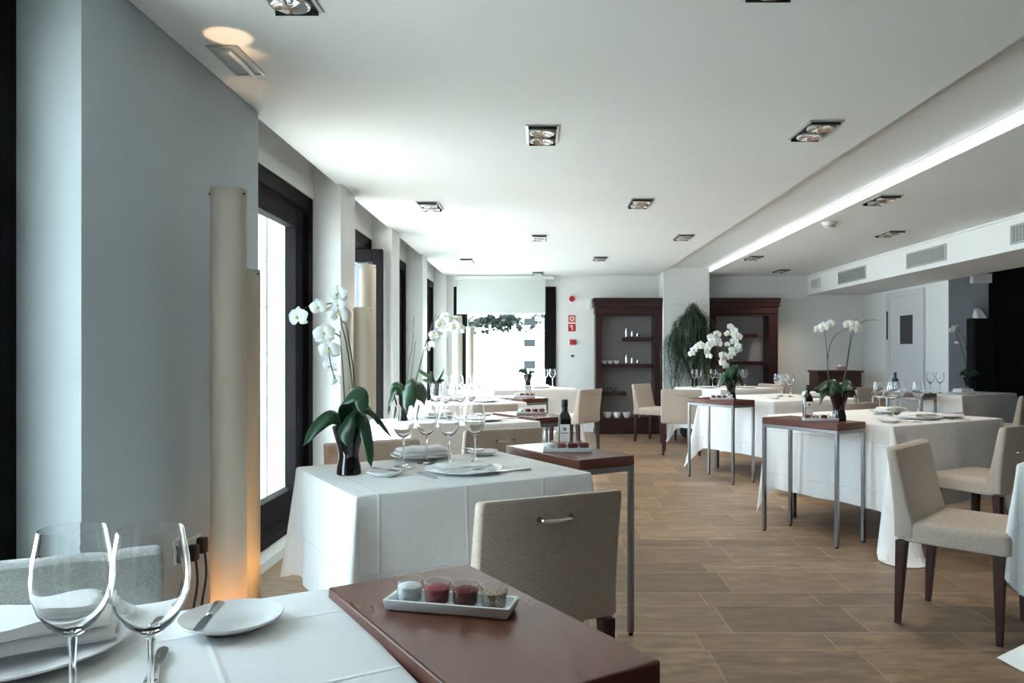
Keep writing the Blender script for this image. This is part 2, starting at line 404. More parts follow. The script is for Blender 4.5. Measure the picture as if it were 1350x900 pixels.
# open glazed leaf of the third visible bay, swung across the opening
wo = bpy.data.objects['window_4']
g = MB(); X0, X1, Y0, Y1 = -2.25, -1.455, 7.10, 7.16
g.box(X0, X0 + .1, Y0, Y1, .13, 2.18); g.box(X1 - .095, X1, Y0, Y1, .13, 2.18); g.box(X0 + .1, X1 - .095, Y0, Y1, 2.06, 2.18); g.box(X0 + .1, X1 - .095, Y0, Y1, .13, .31)
so = g.build('open_sash', M['dark'], wo, smooth=False, bevel=.005)
MB().box(X0 + .09, X1 - .085, 7.127, 7.133, .30, 2.07).build('pane', M['pane'], so, smooth=False)
# far window
f = MB()
f.box(-1.29, -1.08, 11.62, 11.75, .05, 2.225); f.box(.10, .28, 11.62, 11.75, .05, 2.225); f.box(-1.08, .10, 11.64, 11.75, 2.12, 2.225); f.box(-1.08, .10, 11.64, 11.75, .05, .25)
o = f.build('window_7', M['dark'], smooth=False, bevel=.006); struct(o)
MB().box(-1.09, .11, 11.69, 11.695, .24, 2.13).build('pane', M['pane'], o, smooth=False)
portal((-.5, 11.80, 1.2), 1.2, 1.9, (R(-90), 0, 0))

# panelled dark wall on the right, and the tall dark cabinet
o = MB()
for k in range(4):
    x0 = 5.52 + k * .82; o.box(x0, x0 + .815, 9.29, 9.34, 0, 2.6)
o.box(5.52, 8.8, 9.34, 9.54, 0, 2.6)
struct(o.build('wall_dark_panels', M['black'], smooth=False))
o = MB().box(5.24, 5.505, 9.14, 9.275, 0, 1.625).box(5.26, 5.49, 9.128, 9.14, .08, 1.60)
tag(o.build('side_cabinet', M['black'], smooth=False, bevel=.005), 'narrow black cabinet at the edge of the dark panelled wall', 'cabinet')
# crumpled white cloth on that cabinet
rnd = random.Random(4); m = MB(); rings = []
for j, (z, s) in enumerate(((0, 1), (.03, 1.02), (.07, .8), (.10, .55), (.125, .3))):
    rings.append([((.085 * s * math.cos(a) + rnd.uniform(-.012, .012) - .02 * j * .6), (.052 * s * math.sin(a) + rnd.uniform(-.01, .01)), z + rnd.uniform(-.01, .01) * (j > 0)) for a in [2 * PI * k / 12 for k in range(12)]])
tag(m.loft(rings).build('folded_napkins', M['napkin'], loc=(5.37, 9.205, 1.625)), 'bundle of white napkins on top of the narrow black cabinet', 'napkins')

# door in the right wall
o = MB(); o.box(4.985, 5.02, 9.82, 9.92, 0, 2.06).box(4.985, 5.02, 10.77, 10.87, 0, 2.06).box(4.985, 5.02, 9.92, 10.77, 1.98, 2.06)
do = o.build('door_1', M['dooredge'], smooth=False, bevel=.005); struct(do)
lf = MB().box(5.0, 5.018, 9.92, 10.77, .01, 1.98).build('door_leaf', M['dooredge'], do, smooth=False)
MB().box(4.994, 5.003, 10.12, 10.46, 1.33, 1.72).build('window_light', M['darkglass'], lf, smooth=False)
MB().box(4.97, 4.985, 10.80, 10.82, 1.40, 1.80).build('hinge', M['plug'], do, smooth=False)

# roller blind
b = MB().box(-1.235, .115, 11.545, 11.551, 1.80, 2.34)
rb = root('roller_blind', (-.56, 11.55, 1.80))
o = MB().box(-.675, .675, -.003, .003, .02, .53).build('blind_fabric', M['blind'], rb, smooth=False)
MB().box(-.675, .675, -.008, .008, 0, .02).build('bottom_bar', M['white_plastic'], rb, smooth=False)
MB().box(-.69, .80, -.03, .06, .53, .585).build('cassette', M['white_plastic'], rb, smooth=False, bevel=.006)
tag(rb, 'white roller blind half lowered over the window at the far end', 'blind')

# ================================================================== OUTSIDE
struct(MB().box(-60, 60, -30, -3.2, -.6, -.1).box(-60, -1.75, -3.2, 12, -.3, -.03).box(-60, 60, 12.3, 80, -.6, -.1).build('ground', M['terrace'], smooth=False))
struct(MB().box(-2.9, -1.90, -3.2, 13.0, 2.66, 2.85).build('added_sun_shade', M['render'], smooth=False))  # unseen slab added outside to keep direct sun off the room
struct(MB().box(-6.5, -2.35, 6.55, 6.85, -.03, 3.2).build('wall_terrace', M['stone'], smooth=False))
# white house beyond the far window
hs = root('white_house', (1.5, 40, -.1))
MB().box(-2.3, 4, 0, 6, 0, 7.5).build('house_wall', M['render'], hs, smooth=False)
for zz, hh in ((3.9, .45), (2.75, .5), (1.6, .5), (.3, .5)):
    w = MB().box(-2.2, -1.6, -.03, .02, zz - 2 + .1, zz - 2 + .1 + hh) if False else None
for zb, zt in ((1.62, 2.10), (.46, .96), (2.75, 3.2)):
    x0, x1 = -2.26, -1.6
    fr = MB().box(x0, x1, -.06, 0, zb, zt).build('window_frame', M['render'], hs, smooth=False)
    MB().box(x0 + .03, x1 - .03, -.08, -.05, zb + .04, zt - .04).build('window_glazing', M['glazing'], fr, smooth=False)
tag(hs, 'white rendered house with small dark windows beyond the far window', 'house')
# pine outside
tr = root('pine_tree', (-4.4, 32, -.1)); rnd = random.Random(8); fo = MB()
for k in range(2600):
    ax = rnd.gauss(2.2, .95); az = 3.0 + rnd.gauss(0, .30) - .10 * abs(ax - 2.0)
    ay = rnd.gauss(0, .6)
    if noise.noise(Vector((ax * 1.7, 3.3, az * 2.5))) < -.16: continue
    s = rnd.uniform(.04, .11); d = Vector((rnd.uniform(-1, 1), rnd.uniform(-1, 1), rnd.uniform(-.5, .5))).normalized() * s; e = Vector((rnd.uniform(-1, 1), rnd.uniform(-1, 1), rnd.uniform(-1, 1))).normalized() * s
    p = Vector((ax, ay, az)); fo.add([p - d - e, p + d - e, p + d + e, p - d + e], [(0, 1, 2, 3)])
fo.build('crown', M['foliage'], tr, smooth=False)
tb = MB(); tb.tube(spline([(0, 0, 0), (.3, 0, 1.4), (.9, 0, 2.2), (1.7, 0, 2.9)]), [.13 - .004 * i for i in range(19)], 8); tb.tube(spline([(.9, 0, 2.2), (1.6, 0, 2.5), (2.6, .1, 2.9)]), .04, 6)
tb.build('trunk', M['trunk'], tr); tag(tr, 'grey green pine tree seen through the far window', 'tree')

# ================================================================== CEILING FITTINGS
def downlight():
    r = root('downlight', (0, 0, 0)); w, l = .088, .172
    f = MB(); t = .013
    f.box(-w, w, -l, -l + t, -.006, .0).box(-w, w, l - t, l, -.006, .0).box(-w, -w + t, -l + t, l - t, -.006, .0).box(w - t, w, -l + t, l - t, -.006, .0)
    f.build('rim', M['lampframe'], r, smooth=False)
    h = MB(); a, b = w - t, l - t
    h.add([(-a, -b, -.004), (a, -b, -.004), (a, b, -.004), (-a, b, -.004)], [(0, 1, 2, 3)])
    h.box(-a, a, -b, -b + .004, -.02, -.004).box(-a, a, b - .004, b, -.02, -.004)
    h.build('housing', M['lampblack'], r, smooth=False)
    for s in (-1, 1):
        y = s * .078
        k = MB(); k.lathe([(.062, -.010), (.066, -.022), (.060, -.024), (.045, -.014), (.02, -.010)], 24, (0, y, 0), cap0=False, cap1=True)
        q = k.build('spotlight', M['reflector'], r)
        MB().lathe([(.067, -.008), (.069, -.020), (.064, -.021), (.062, -.008)], 24, (0, y, 0), False, False).build('ring', M['lampframe'], q)
        MB().lathe([(.0, -.026), (.010, -.024), (.014, -.018), (.012, -.010)], 12, (0, y, 0), False, False).build('bulb', M['solid_glass'], q)
    return r
DL = [(-.837, 2.48, 'top left corner of the picture, partly cut off by the frame'),
      (.77, 2.38, 'cut off by the top edge of the picture'),
      (.025, 4.13, 'largest one fully in view near the ceiling middle'),
      (1.48, 4.05, 'beside the ceiling slot, nearest on the right'),
      (-.87, 6.12, 'near the window wall, nearest fully visible on that side'),
      (.81, 6.0, 'second from the camera right of the ceiling middle line'),
      (.015, 7.78, 'second along the ceiling middle line'),
      (1.49, 7.75, 'further back beside the ceiling slot'),
      (-.90, 9.7, 'small one farthest along the window wall'),
      (.78, 9.5, 'small one above the aisle before the dark cabinet'),
      (0, 11.25, 'tiny one just in front of the far window blind'),
      (2.665, 5.88, 'on the lower right panel just before the smoke detector'),
      (3.49, 7.52, 'on the lower right panel nearest the air conditioning grilles'),
      (2.68, 9.42, 'on the right panel in front of the plant pier'),
      (3.5, 10.9, 'smallest on the right panel near the far wall')]
d0 = downlight()
for i, (x, y, t) in enumerate(DL):
    d = d0 if i == 0 else copy_tree(d0)
    d.location = (x, y, ZC - .001)
    ld = bpy.data.lights.new('lamp', 'SPOT'); ld.energy = (0 if y < 3 or i == 10 else 8 if y < 5 and x < 1 else 45); ld.color = (1, .86, .70); ld.spot_size = R(110); ld.spot_blend = .8; ld.shadow_soft_size = .05
    lo = bpy.data.objects.new('lamp', ld); C.objects.link(lo); lo.parent = d; lo.location = (0, 0, -.035)
    tag(d, 'twin recessed ceiling spotlight, ' + t, 'ceiling light', 'twin recessed spotlights in the ceiling')
# linear fitting near the left wall
r = root('ceiling_slot_light', (-1.225, 3.09, ZC - .001))
f = MB(); f.box(-.062, .062, -.152, -.14, -.008, 0).box(-.062, .062, .14, .152, -.008, 0).box(-.062, -.05, -.14, .14, -.008, 0).box(.05, .062, -.14, .14, -.008, 0)
f.build('rim', M['lampframe'], r, smooth=False)
MB().add([(-.05, -.14, -.003), (.05, -.14, -.003), (.05, .14, -.003), (-.05, .14, -.003)], [(0, 1, 2, 3)]).build('housing', M['grille'], r, smooth=False)
MB().tube([(0.015, -.13, -.008), (.018, 0, -.008), (.015, .13, -.008)], .012, 10).build('tube_lamp', M['white_plastic'], r)
tag(r, 'slim white slot light recessed in the ceiling above the tall lamps', 'ceiling light')
# smoke detector
r = root('smoke_detector', (2.65, 6.9, ZC))
MB().lathe([(.065, 0), (.067, -.015), (.055, -.03), (.048, -.032), (.045, -.05), (.02, -.056)], 24).build('housing', M['white_plastic'], r)
MB().lathe([(.049, -.034), (.049, -.045)], 24).build('sensor_ring', M['grille'], r)
tag(r, 'round white smoke detector on the lower right ceiling panel', 'smoke detector')
# air conditioning grilles
def grille(y0, y1, lab):
    r = root('air_grille', (4.14, (y0 + y1) / 2, 1.2 + .90 - .155 + .29)); h = .085; l = (y1 - y0) / 2
    r.location.z = 2.232
    f = MB(); f.box(-.014, -.001, -l, l, h - .014, h).box(-.014, -.001, -l, l, -h, -h + .014).box(-.014, -.001, -l, -l + .014, -h + .014, h - .014).box(-.014, -.001, l - .014, l, -h + .014, h - .014)
    f.build('frame', M['grille'], r, smooth=False)
    MB().box(-.004, -.001, -l + .014, l - .014, -h + .014, h - .014).build('duct_opening', M['grilledark'], r, smooth=False)
    s = MB()
    for k in range(9):
        z = -h + .022 + k * (2 * h - .044) / 8; s.box(-.012, -.005, -l + .014, l - .014, z - .004, z + .003)
    for k in range(int(l * 2 / .045)):
        y = -l + .03 + k * .045; s.box(-.008, -.005, y, y + .006, -h + .014, h - .014)
    s.build('louvres', M['grille'], r, smooth=False)
    tag(r, lab, 'air vent', 'air conditioning grilles in the white soffit')
grille(9.56, 10.43, 'louvred air grille in the white soffit, farthest and smallest')
grille(7.68, 8.50, 'louvred air grille in the soffit above the white door')
grille(5.72, 6.63, 'louvred air grille cut by the right edge of the picture')
r = root('wall_speaker', (4.13, 11.24, 2.24)); MB().box(-.03, .008, -.14, .14, -.07, .075).build('case', M['white_plastic'], r, bevel=.008)
MB().box(-.034, -.03, -.12, .12, -.055, .055).build('grille_front', M['grille'], r, smooth=False)
tag(r, 'small grey box mounted at the far end of the soffit', 'speaker')

# ================================================================== COLUMN LAMPS
def column_lamp(x, y, h, rad, lab, lit=0, rz=0):
    r = root('column_lamp', (x, y, 0), rz)
    s = MB(); n = 28; rings = []
    prof = []
    for k in range(n + 1):
        a = R(-160 + 320 * k / n); prof.append((rad * math.sin(a), -rad * math.cos(a)))
    for z in [.03 + (h - .03) * j / 20 for j in range(21)]: rings.append([(px, py, z) for px, py in prof])
    vs_ = [p for q in rings for p in q]; fs = []
    for j in range(20):
        for i in range(n): a = j * (n + 1) + i; fs.append((a, a + 1, a + n + 2, a + n + 1))
    s.add(vs_, fs); s.build('paper_shade', M['paper'], r, solid=.001)
    MB().lathe([(rad * .9, 0), (rad * .9, .025), (rad * .5, .03)], 24).build('base', M['steel'], r)
    MB().tube([(0, .0, .03), (0, .0, .22)], .012, 8).build('lamp_holder', M['steel'], r)
    pn = MB()
    for sx in (-1, 1): pn.lathe([(.005, 0), (.005, .003)], 8, (0, 0, 0))
    pins = MB()
    for sx in (-1, 1):
        ax = sx * rad * math.sin(R(75)); ay = -rad * math.cos(R(75))
        pins.tube([(ax * .98, ay, h - .02), (ax * 1.06, ay * 1.3, h - .02)], .004, 8)
    pins.build('pins', M['plug'], r)
    if lit:
        bd = bpy.data.lights.new('bulb_light', 'POINT'); bd.energy = lit; bd.color = (1, .58, .24); bd.shadow_soft_size = .025
        bo = bpy.data.objects.new('bulb_light', bd); C.objects.link(bo); bo.parent = r; bo.location = (0, 0, .27)
        sd = bpy.data.lights.new('reflector_light', 'SPOT'); sd.energy = lit * 15; sd.color = (1, .72, .45); sd.spot_size = R(15); sd.spot_blend = 1.0; sd.shadow_soft_size = .035
        so = bpy.data.objects.new('reflector_light', sd); C.objects.link(so); so.parent = r; so.location = (0, 0, .32); so.rotation_euler = (R(180), 0, 0)
    tag(r, lab, 'lamp', 'tall paper column lamps along the window wall'); return r
column_lamp(-1.165, 2.86, 1.818, .064, 'tall cream paper column lamp glowing at its foot, nearest, beside the black plugs', 9)
column_lamp(-1.30, 3.37, 1.572, .064, 'shorter cream column lamp just behind the nearest glowing one', 1.5)
column_lamp(-1.345, 6.0, 1.90, .064, 'tall cream column lamp in front of the open window leaf', 0)
column_lamp(-1.30, 5.62, 1.54, .064, 'short cream column lamp standing before the tall one by the open leaf', 0)
column_lamp(-1.155, 10.9, 1.745, .07, 'pale column lamp in the far corner beside the end window', 0)
column_lamp(-1.0, 11.2, 1.60, .06, 'shorter pale column lamp, right one of the far corner pair', 0)

# plugs and cables low on the first pier
r = root('wall_socket', (-1.39, 3.04, .42)); MB().box(0, .008, -.075, .075, -.045, .045).build('plate', M['white_plastic'], r, bevel=.003)
tag(r, 'double white socket plate low on the pier beside the nearest lamp', 'socket')
for k, (yy, zz, dz, lab) in enumerate(((3.08, .42, 0, 'black plug and cable, right one in the double wall socket'), (3.0, .41, -.02, 'black plug and cable, left one in the double wall socket'))):
    r = root('power_plug', (-1.382, yy, zz))
    MB().box(0, .04, -.017, .017, -.03, .035).build('plug_body', M['plug'], r, bevel=.008)
    MB().tube(spline([(.03, 0, -.02), (.04, -.01, -.12), (.03, -.03, -.26), (.06, -.04, -zz + .012)]), .005, 8).build('cable', M['plug'], r)
    tag(r, lab, 'plug')

# ================================================================== FAR WALL ITEMS
r = root('alarm_bell', (.524, 11.65, 2.04)); b = MB()
def disc_y(mb, rad, y0, y1, n=24):
    a = [(rad * math.cos(2 * PI * k / n), y0, rad * math.sin(2 * PI * k / n)) for k in range(n)]
    c = [(rad * .9 * math.cos(2 * PI * k / n), y1, rad * .9 * math.sin(2 * PI * k / n)) for k in range(n)]
    return mb.loft([a, c])
disc_y(MB(), .045, 0, -.05).build('sounder', M['red'], r); disc_y(MB(), .02, -.05, -.06).build('centre', M['red'], r)
tag(r, 'round red fire alarm sounder high on the white wall', 'alarm')
def sign(z, lab, kind):
    r = root('fire_sign', (.525, 11.65, z)); MB().box(-.058, .058, -.004, 0, -.058, .058).build('plate', M['red'], r, smooth=False)
    p = MB()
    if kind == 'ring':
        n = 24
        o1 = [(.034 * math.cos(2 * PI * k / n), -.006, .034 * math.sin(2 * PI * k / n)) for k in range(n)]
        o2 = [(.018 * math.cos(2 * PI * k / n), -.006, .018 * math.sin(2 * PI * k / n)) for k in range(n)]
        p.add(o1 + o2, [(k, (k + 1) % n, n + (k + 1) % n, n + k) for k in range(n)])
        p.box(-.05, .05, -.006, -.004, .045, .05).box(-.05, .05, -.006, -.004, -.05, -.045).box(-.05, -.045, -.006, -.004, -.045, .045).box(.045, .05, -.006, -.004, -.045, .045)
    else:
        p.box(-.004, .012, -.006, -.004, -.038, .036).box(-.03, -.004, -.006, -.004, .022, .036).box(-.03, -.016, -.006, -.004, .004, .022)
    p.build('symbol', M['signwhite'], r, smooth=False)
    tag(r, lab, 'sign')
sign(1.735, 'square red sign with a pale ring, above the other red sign', 'ring')
sign(1.60, 'square red sign with a pale hooked symbol, below the ring sign', 'one')
r = root('fire_call_point', (.535, 11.65, 1.375)); MB().box(-.045, .045, -.045, 0, -.042, .042).build('case', M['red'], r, bevel=.006)
MB().box(-.022, .022, -.048, -.045, -.02, .02).build('push_panel', mat('dark_red', (.22, .02, .02), .4), r, smooth=False)
tag(r, 'small red fire call point below the two square signs', 'alarm')
r = MB().add([(-.028, 0, .018), (.028, 0, .018), (0, 0, -.02), (-.028, -.02, .018), (.028, -.02, .018), (0, -.02, -.02)], [(0, 2, 1), (3, 4, 5), (0, 1, 4, 3), (1, 2, 5, 4), (2, 0, 3, 5)]).build('wall_hook', M['plug'], smooth=False, loc=(.53, 11.65, 1.16))
tag(r, 'tiny dark triangular fitting on the wall below the red call point', 'fitting')

tag(MB().box(-.022, .022, -.03, 0, -.07, .07).build('wall_sensor', M['white_plastic'], loc=(.80, 11.65, 1.95), bevel=.005), 'small white box on the wall at the top left of the dark display cabinet', 'sensor')
# wooden display cabinets
def display_cabinet(x0, w, lab, shelves):
    r = root('display_cabinet', (x0, 11.32, 0)); d = .31
    z0, z1 = .0, 2.02
    c = MB(); pw = .085
    c.box(0, pw, 0, d, .24, 1.80); c.box(w - pw - .05, w, 0, d, .24, 1.80); c.box(pw, w - pw - .05, 0, .05, 1.76, 1.80)
    c.build('posts', M['cabinet'], r, smooth=False, bevel=.004)
    MB().box(0, w, 0, d, 0, .235).box(-.012, w + .012, -.012, d, 0, .06).build('plinth', M['cabinet'], r, smooth=False, bevel=.004)
    MB().box(-.04, w + .03, -.04, d, 1.96, 2.03).box(-.028, w + .02, -.025, d, 1.90, 1.96).box(-.01, w, -.01, d, 1.80, 1.90).build('cornice', M['cabinet'], r, smooth=False, bevel=.005)
    MB().box(pw, w - pw - .05, d - .02, d, .235, 1.77).build('back_panel', M['cabinet_back'], r, smooth=False)
    for a, b, z in shelves: MB().box(a, b, .03, d - .02, z - .055, z).build('shelf', M['cabinet'], r, smooth=False, bevel=.003)
    return tag(r, lab, 'cabinet')
display_cabinet(.865, 1.01, 'dark wood display cabinet left of the plant pier', [(.085, .875, 1.045), (.42, .875, 1.445), (.085, .46, .63)])
display_cabinet(2.575, 1.01, 'dark wood display cabinet partly hidden behind the plant pier', [(.085, .875, 1.085), (.34, .72, 1.50), (.085, .5, .66)])
def cyl(name, x, y, z, r_, h, m_, lab, cat, grp):
    rt = root(name, (x, y, z)); MB().lathe([(r_ * .9, 0), (r_, .01), (r_, h * .78), (r_ * .55, h * .84)], 14).build('body', m_, rt)
    MB().lathe([(r_ * .6, h * .84), (r_ * .6, h), (r_ * .3, h + .004)], 12).build('lid', M['silver'], rt)
    tag(rt, lab, cat, grp)
for z, sh in ((1.445, 'upper short shelf'), (1.045, 'long middle shelf')):
    for k, (x, h) in enumerate(((1.335, .135), (1.42, .095), (1.505, .06))):
        cyl('shaker', x, 11.42, z, .022, h, M['silver'], '%s silver shaker on the %s of the left cabinet' % (('tallest', 'middle sized', 'shortest')[k], sh), 'shaker', 'silver shakers in the left cabinet')
def small_bowl(x, y, z, r_, h, m_, lab, grp, name='bowl'):
    o = MB().lathe([(r_ * .5, 0), (r_ * .55, .006), (r_ * .85, h * .5), (r_, h), (r_ * .95, h), (r_ * .78, h * .5), (r_ * .4, .012)], 20).build(name, m_, loc=(x, y, z)); return tag(o, lab, 'bowl', grp)
for k, x in enumerate((1.00, 1.09, 1.185)): small_bowl(x, 11.42, 1.045, .042, .05, M['porcelain'], 'small pale cup on the middle shelf, %s of three in a row' % ('leftmost', 'central', 'rightmost')[k], 'cups on the middle shelf')
for k, x in enumerate((1.02, 1.14)): small_bowl(x, 11.42, .63, .055, .07, thin_glass('glass_bowl%d' % k, (.85, .93, .96), .1), '%s glass bowl on the lowest short shelf' % ('left', 'right')[k], 'glass bowls on the low shelf')
for k, x in enumerate((1.05, 1.19, 1.34, 1.50)): small_bowl(x, 11.42, .235, .065, .085, M['porcelain'], 'white bowl on the cabinet plinth, %s from the left' % ('first', 'second', 'third', 'fourth')[k], 'bowls on the plinth')
# sideboard
r = root('sideboard', (4.30, 10.98, 0))
MB().box(-.31, .31, -.18, .18, .08, .93).build('body', M['legwood'], r, smooth=False, bevel=.004)
MB().box(-.33, .33, -.2, .19, .93, .96).build('top', M['legwood'], r, smooth=False, bevel=.004)
for sx in (-1, 1):
    dd = MB().box(min(sx * .01, sx * .29), max(sx * .01, sx * .29), -.195, -.181, .12, .88).build('door', M['legwood'], r, smooth=False, bevel=.003)
    MB().lathe([(.01, 0), (.012, .015)], 10, (sx * .04, -.21, .55)).build('knob', M['steel'], dd)
MB().box(-.31, -.26, -.18, -.13, 0, .08).box(.26, .31, -.18, -.13, 0, .08).box(-.31, -.26, .13, .18, 0, .08).box(.26, .31, .13, .18, 0, .08).build('feet', M['legwood'], r, smooth=False)
tag(r, 'low dark red sideboard against the far wall by the white door', 'sideboard')
r = root('tissue_box', (4.36, 10.92, .96)); MB().box(-.06, .06, -.04, .04, 0, .055).build('box', mat('tan_card', (.35, .25, .2), .7), r, bevel=.004)
MB().ribbon([(-.03, 0, .055), (0, 0, .075), (.03, 0, .07)], [.02] * 3, (0, 1, 0)).build('tissue', M['napkin'], r, solid=.002)
tag(r, 'small tan box standing on the dark red sideboard', 'box')

# ponytail palm before the pier
r = root('ponytail_palm', (2.26, 10.98, 0))
MB().lathe([(.16, 0), (.20, .05), (.22, .38), (.235, .40), (.20, .40), (.19, .36)], 24).build('pot', M['lampblack'], r)
MB().tube(spline([(0, 0, .36), (.02, 0, .8), (0, 0, 1.25), (-.01, 0, 1.72)]), [.07 - .0022 * i for i in range(19)], 10).tube(spline([(0, 0, .8), (-.14, -.03, 1.1), (-.30, -.05, 1.36)]), .028, 8).build('trunk', M['trunk'], r)
rnd = random.Random(5); lv = MB()
def head(c, n, rr, drop, thin=.006):
    for k in range(n):
        a = rnd.uniform(0, 2 * PI); u = rnd.uniform(0, 1); out = (.25 + .9 * u) * rr; rise = rnd.uniform(0, .10) + .26 * (1 - u) * rnd.random(); dr = rnd.uniform(.30, 1) ** 1.3 * drop
        d = Vector((math.cos(a), math.sin(a) * .75, 0))
        if d.y > .25: d.y *= .6
        wob = lambda s_: Vector((rnd.gauss(0, s_), 0, rnd.gauss(0, s_)))
        c_ = Vector(c)
        p = [c_, c_ + d * out * .35 + Vector((0, 0, rise)), c_ + d * out * .85 + Vector((0, 0, rise * .6)) + wob(.015), c_ + d * out * 1.1 + Vector((0, 0, -dr * .3)) + wob(.03), c_ + d * out * rnd.uniform(.8, 1.15) + Vector((0, 0, -dr * .65)) + wob(.035), c_ + d * out * rnd.uniform(.7, 1.25) + Vector((0, 0, -dr))]
        q = spline(p, 4); L_ = len(q)
        lv.ribbon(q, [thin * (1 - .75 * i / L_) for i in range(L_)], (-d.y, d.x, 0.2), .3)
head((-.01, 0, 1.66), 300, .27, .95, .008); head((-.27, -.05, 1.36), 150, .20, .8, .007); head((.12, .0, 1.30), 160, .22, .7, .008)
for a in (-2.4, -1.9, -1.2, -.7, -1.57, -2.9, -.2):
    d = Vector((math.cos(a) * 1.0, -.2, 0)); q = spline([(-.01, 0, 1.68), Vector((-.01, 0, 1.82)) + d * .10, Vector((0, 0, 1.92)) + d * .25, Vector((0, 0, 1.88)) + d * .42], 4)
    lv.ribbon(q, [.006] * len(q), (0, 1, 0), .2)
for a in (-.10, .03, .12): lv.ribbon(spline([(-.01, 0, 1.66), (a * .5, 0, 1.85), (a, -.02, 2.02)], 4), [.007, .007, .006, .006, .005, .005, .004, .003, .002], (0, 1, 0), .2)
lv.build('foliage', M['palm'], r)
tag(r, 'tall dark green ponytail palm drooping in front of the white pier', 'plant')

# ================================================================== TABLES
def cloth_mesh(W, D, top, hem, hemc, seed, corner=None, flare=None):
    FL = {0: .12, 1: .12, 2: .20, 3: .12}
    if flare: FL.update(flare)
    """corner: dict index -> hem z; corners 0:+x+y 1:-x+y 2:-x-y 3:+x-y"""
    rnd = random.Random(seed); r0 = .018; P = []
    cor = [hemc] * 4
    if corner:
        for k, v in corner.items(): cor[k] = v
    w, d = W / 2 - r0, D / 2 - r0; CS = [(w, d), (-w, d), (-w, -d), (w, -d)]
    ph = [rnd.uniform(0, 6) for _ in range(4)]; s_acc = 0
    for ci in range(4):
        cx, cy = CS[ci]; a0 = 90 * ci; K = 14
        for k in range(K + 1):
            th = 90 * k / K; a = R(a0 + th); g_ = math.exp(-((th - 45) / 33) ** 4)
            P.append((cx, cy, math.cos(a), math.sin(a), .035 + FL[ci] * g_, hem + (cor[ci] - hem) * (math.exp(-((th - 45) / 38) ** 2)), 0, g_))
        nx, ny = CS[(ci + 1) % 4]; a = R(a0 + 90); nn = (math.cos(a), math.sin(a)); N = 26; ln = math.hypot(nx - cx, ny - cy)
        for k in range(1, N):
            t = k / N; e = min(t, 1 - t) * ln
            e0 = t * ln; e1 = (1 - t) * ln
            hc = hem + (cor[ci] - hem) * .12 * math.exp(-e0 / .10) * 1.0 + (cor[(ci + 1) % 4] - hem) * .12 * math.exp(-e1 / .10)
            wave = .012 * math.sin(t * ln * 9 + ph[ci]) + .008 * math.sin(t * ln * 21 + ph[(ci + 1) % 4])
            dip = -.018 * math.exp(-((e - .09) / .05) ** 2)
            P.append((cx + (nx - cx) * t, cy + (ny - cy) * t, nn[0], nn[1], .035, hc, wave + dip, 0))
    n = len(P); m_ = MB(); J = 16; rings = []; uv = []
    def ring(fn):
        for q in P: p, u = fn(q); m_.v.append(p); uv.append(u)
    def uvf(q, dd):
        x, y = q[0] + q[2] * dd, q[1] + q[3] * dd; return (x + .07, y + .05)
    ring(lambda q: ((q[0] + q[2] * r0 * .3, q[1] + q[3] * r0 * .3, top), uvf(q, .005)))
    ring(lambda q: ((q[0] + q[2] * r0 * .75, q[1] + q[3] * r0 * .75, top - r0 * .12), uvf(q, .012)))
    ring(lambda q: ((q[0] + q[2] * r0, q[1] + q[3] * r0, top - r0 * .55), uvf(q, .02)))
    for j in range(1, J + 1):
        def fn(q, j=j):
            L_ = top - q[5]; dd = r0 + (L_ - r0) * j / J
            k = q[4]; zz = top - dd; fl = r0 + k * (dd - r0) + q[6] * (dd / .5) ** 1.2
            if zz < .006:
                fl = r0 + k * (top - .006) + (0.006 - zz) * .9; zz = .006 + .003 * (j % 2)
            return ((q[0] + q[2] * fl, q[1] + q[3] * fl, zz), uvf(q, dd))
        ring(fn)
    for j in range(J + 2):
        for i in range(n):
            a, b = j * n + i, j * n + (i + 1) % n; m_.f.append((a, a + n, b + n, b))
    m_.f.append(tuple(range(n))); m_.uv = uv
    return m_
def dining_table(x, y, rz, W, D, lab, cat_lab, hem=.22, hemc=-.06, seed=1, corner=None, flare=None):
    t = root('dining_table', (x, y, 0), R(rz))
    MB().box(-W / 2 + .012, W / 2 - .012, -D / 2 + .012, D / 2 - .012, .705, .738).build('tabletop', M['legwood'], t, smooth=False)
    for sx in (-1, 1):
        for sy in (-1, 1):
            cx, cy = sx * (W / 2 - .14), sy * (D / 2 - .13)
            MB().box(cx - .018, cx + .018, cy - .018, cy + .018, 0, .705).build('leg', M['steel'], t, smooth=False, bevel=.003)
    tag(t, lab, 'table', 'dining tables under white cloths')
    o = cloth_mesh(W, D, .75, hem, hemc, seed, corner, flare).build('tablecloth', M['linen'], loc=(x, y, 0), rz=R(rz), solid=0)
    tag(o, cat_lab, 'tablecloth', 'white tablecloths')
    return t, o
def at(c, rz, a, b):
    v = (math.cos(R(rz)), math.sin(R(rz))); return (c[0] + a * v[0] - b * v[1], c[1] + a * v[1] + b * v[0])
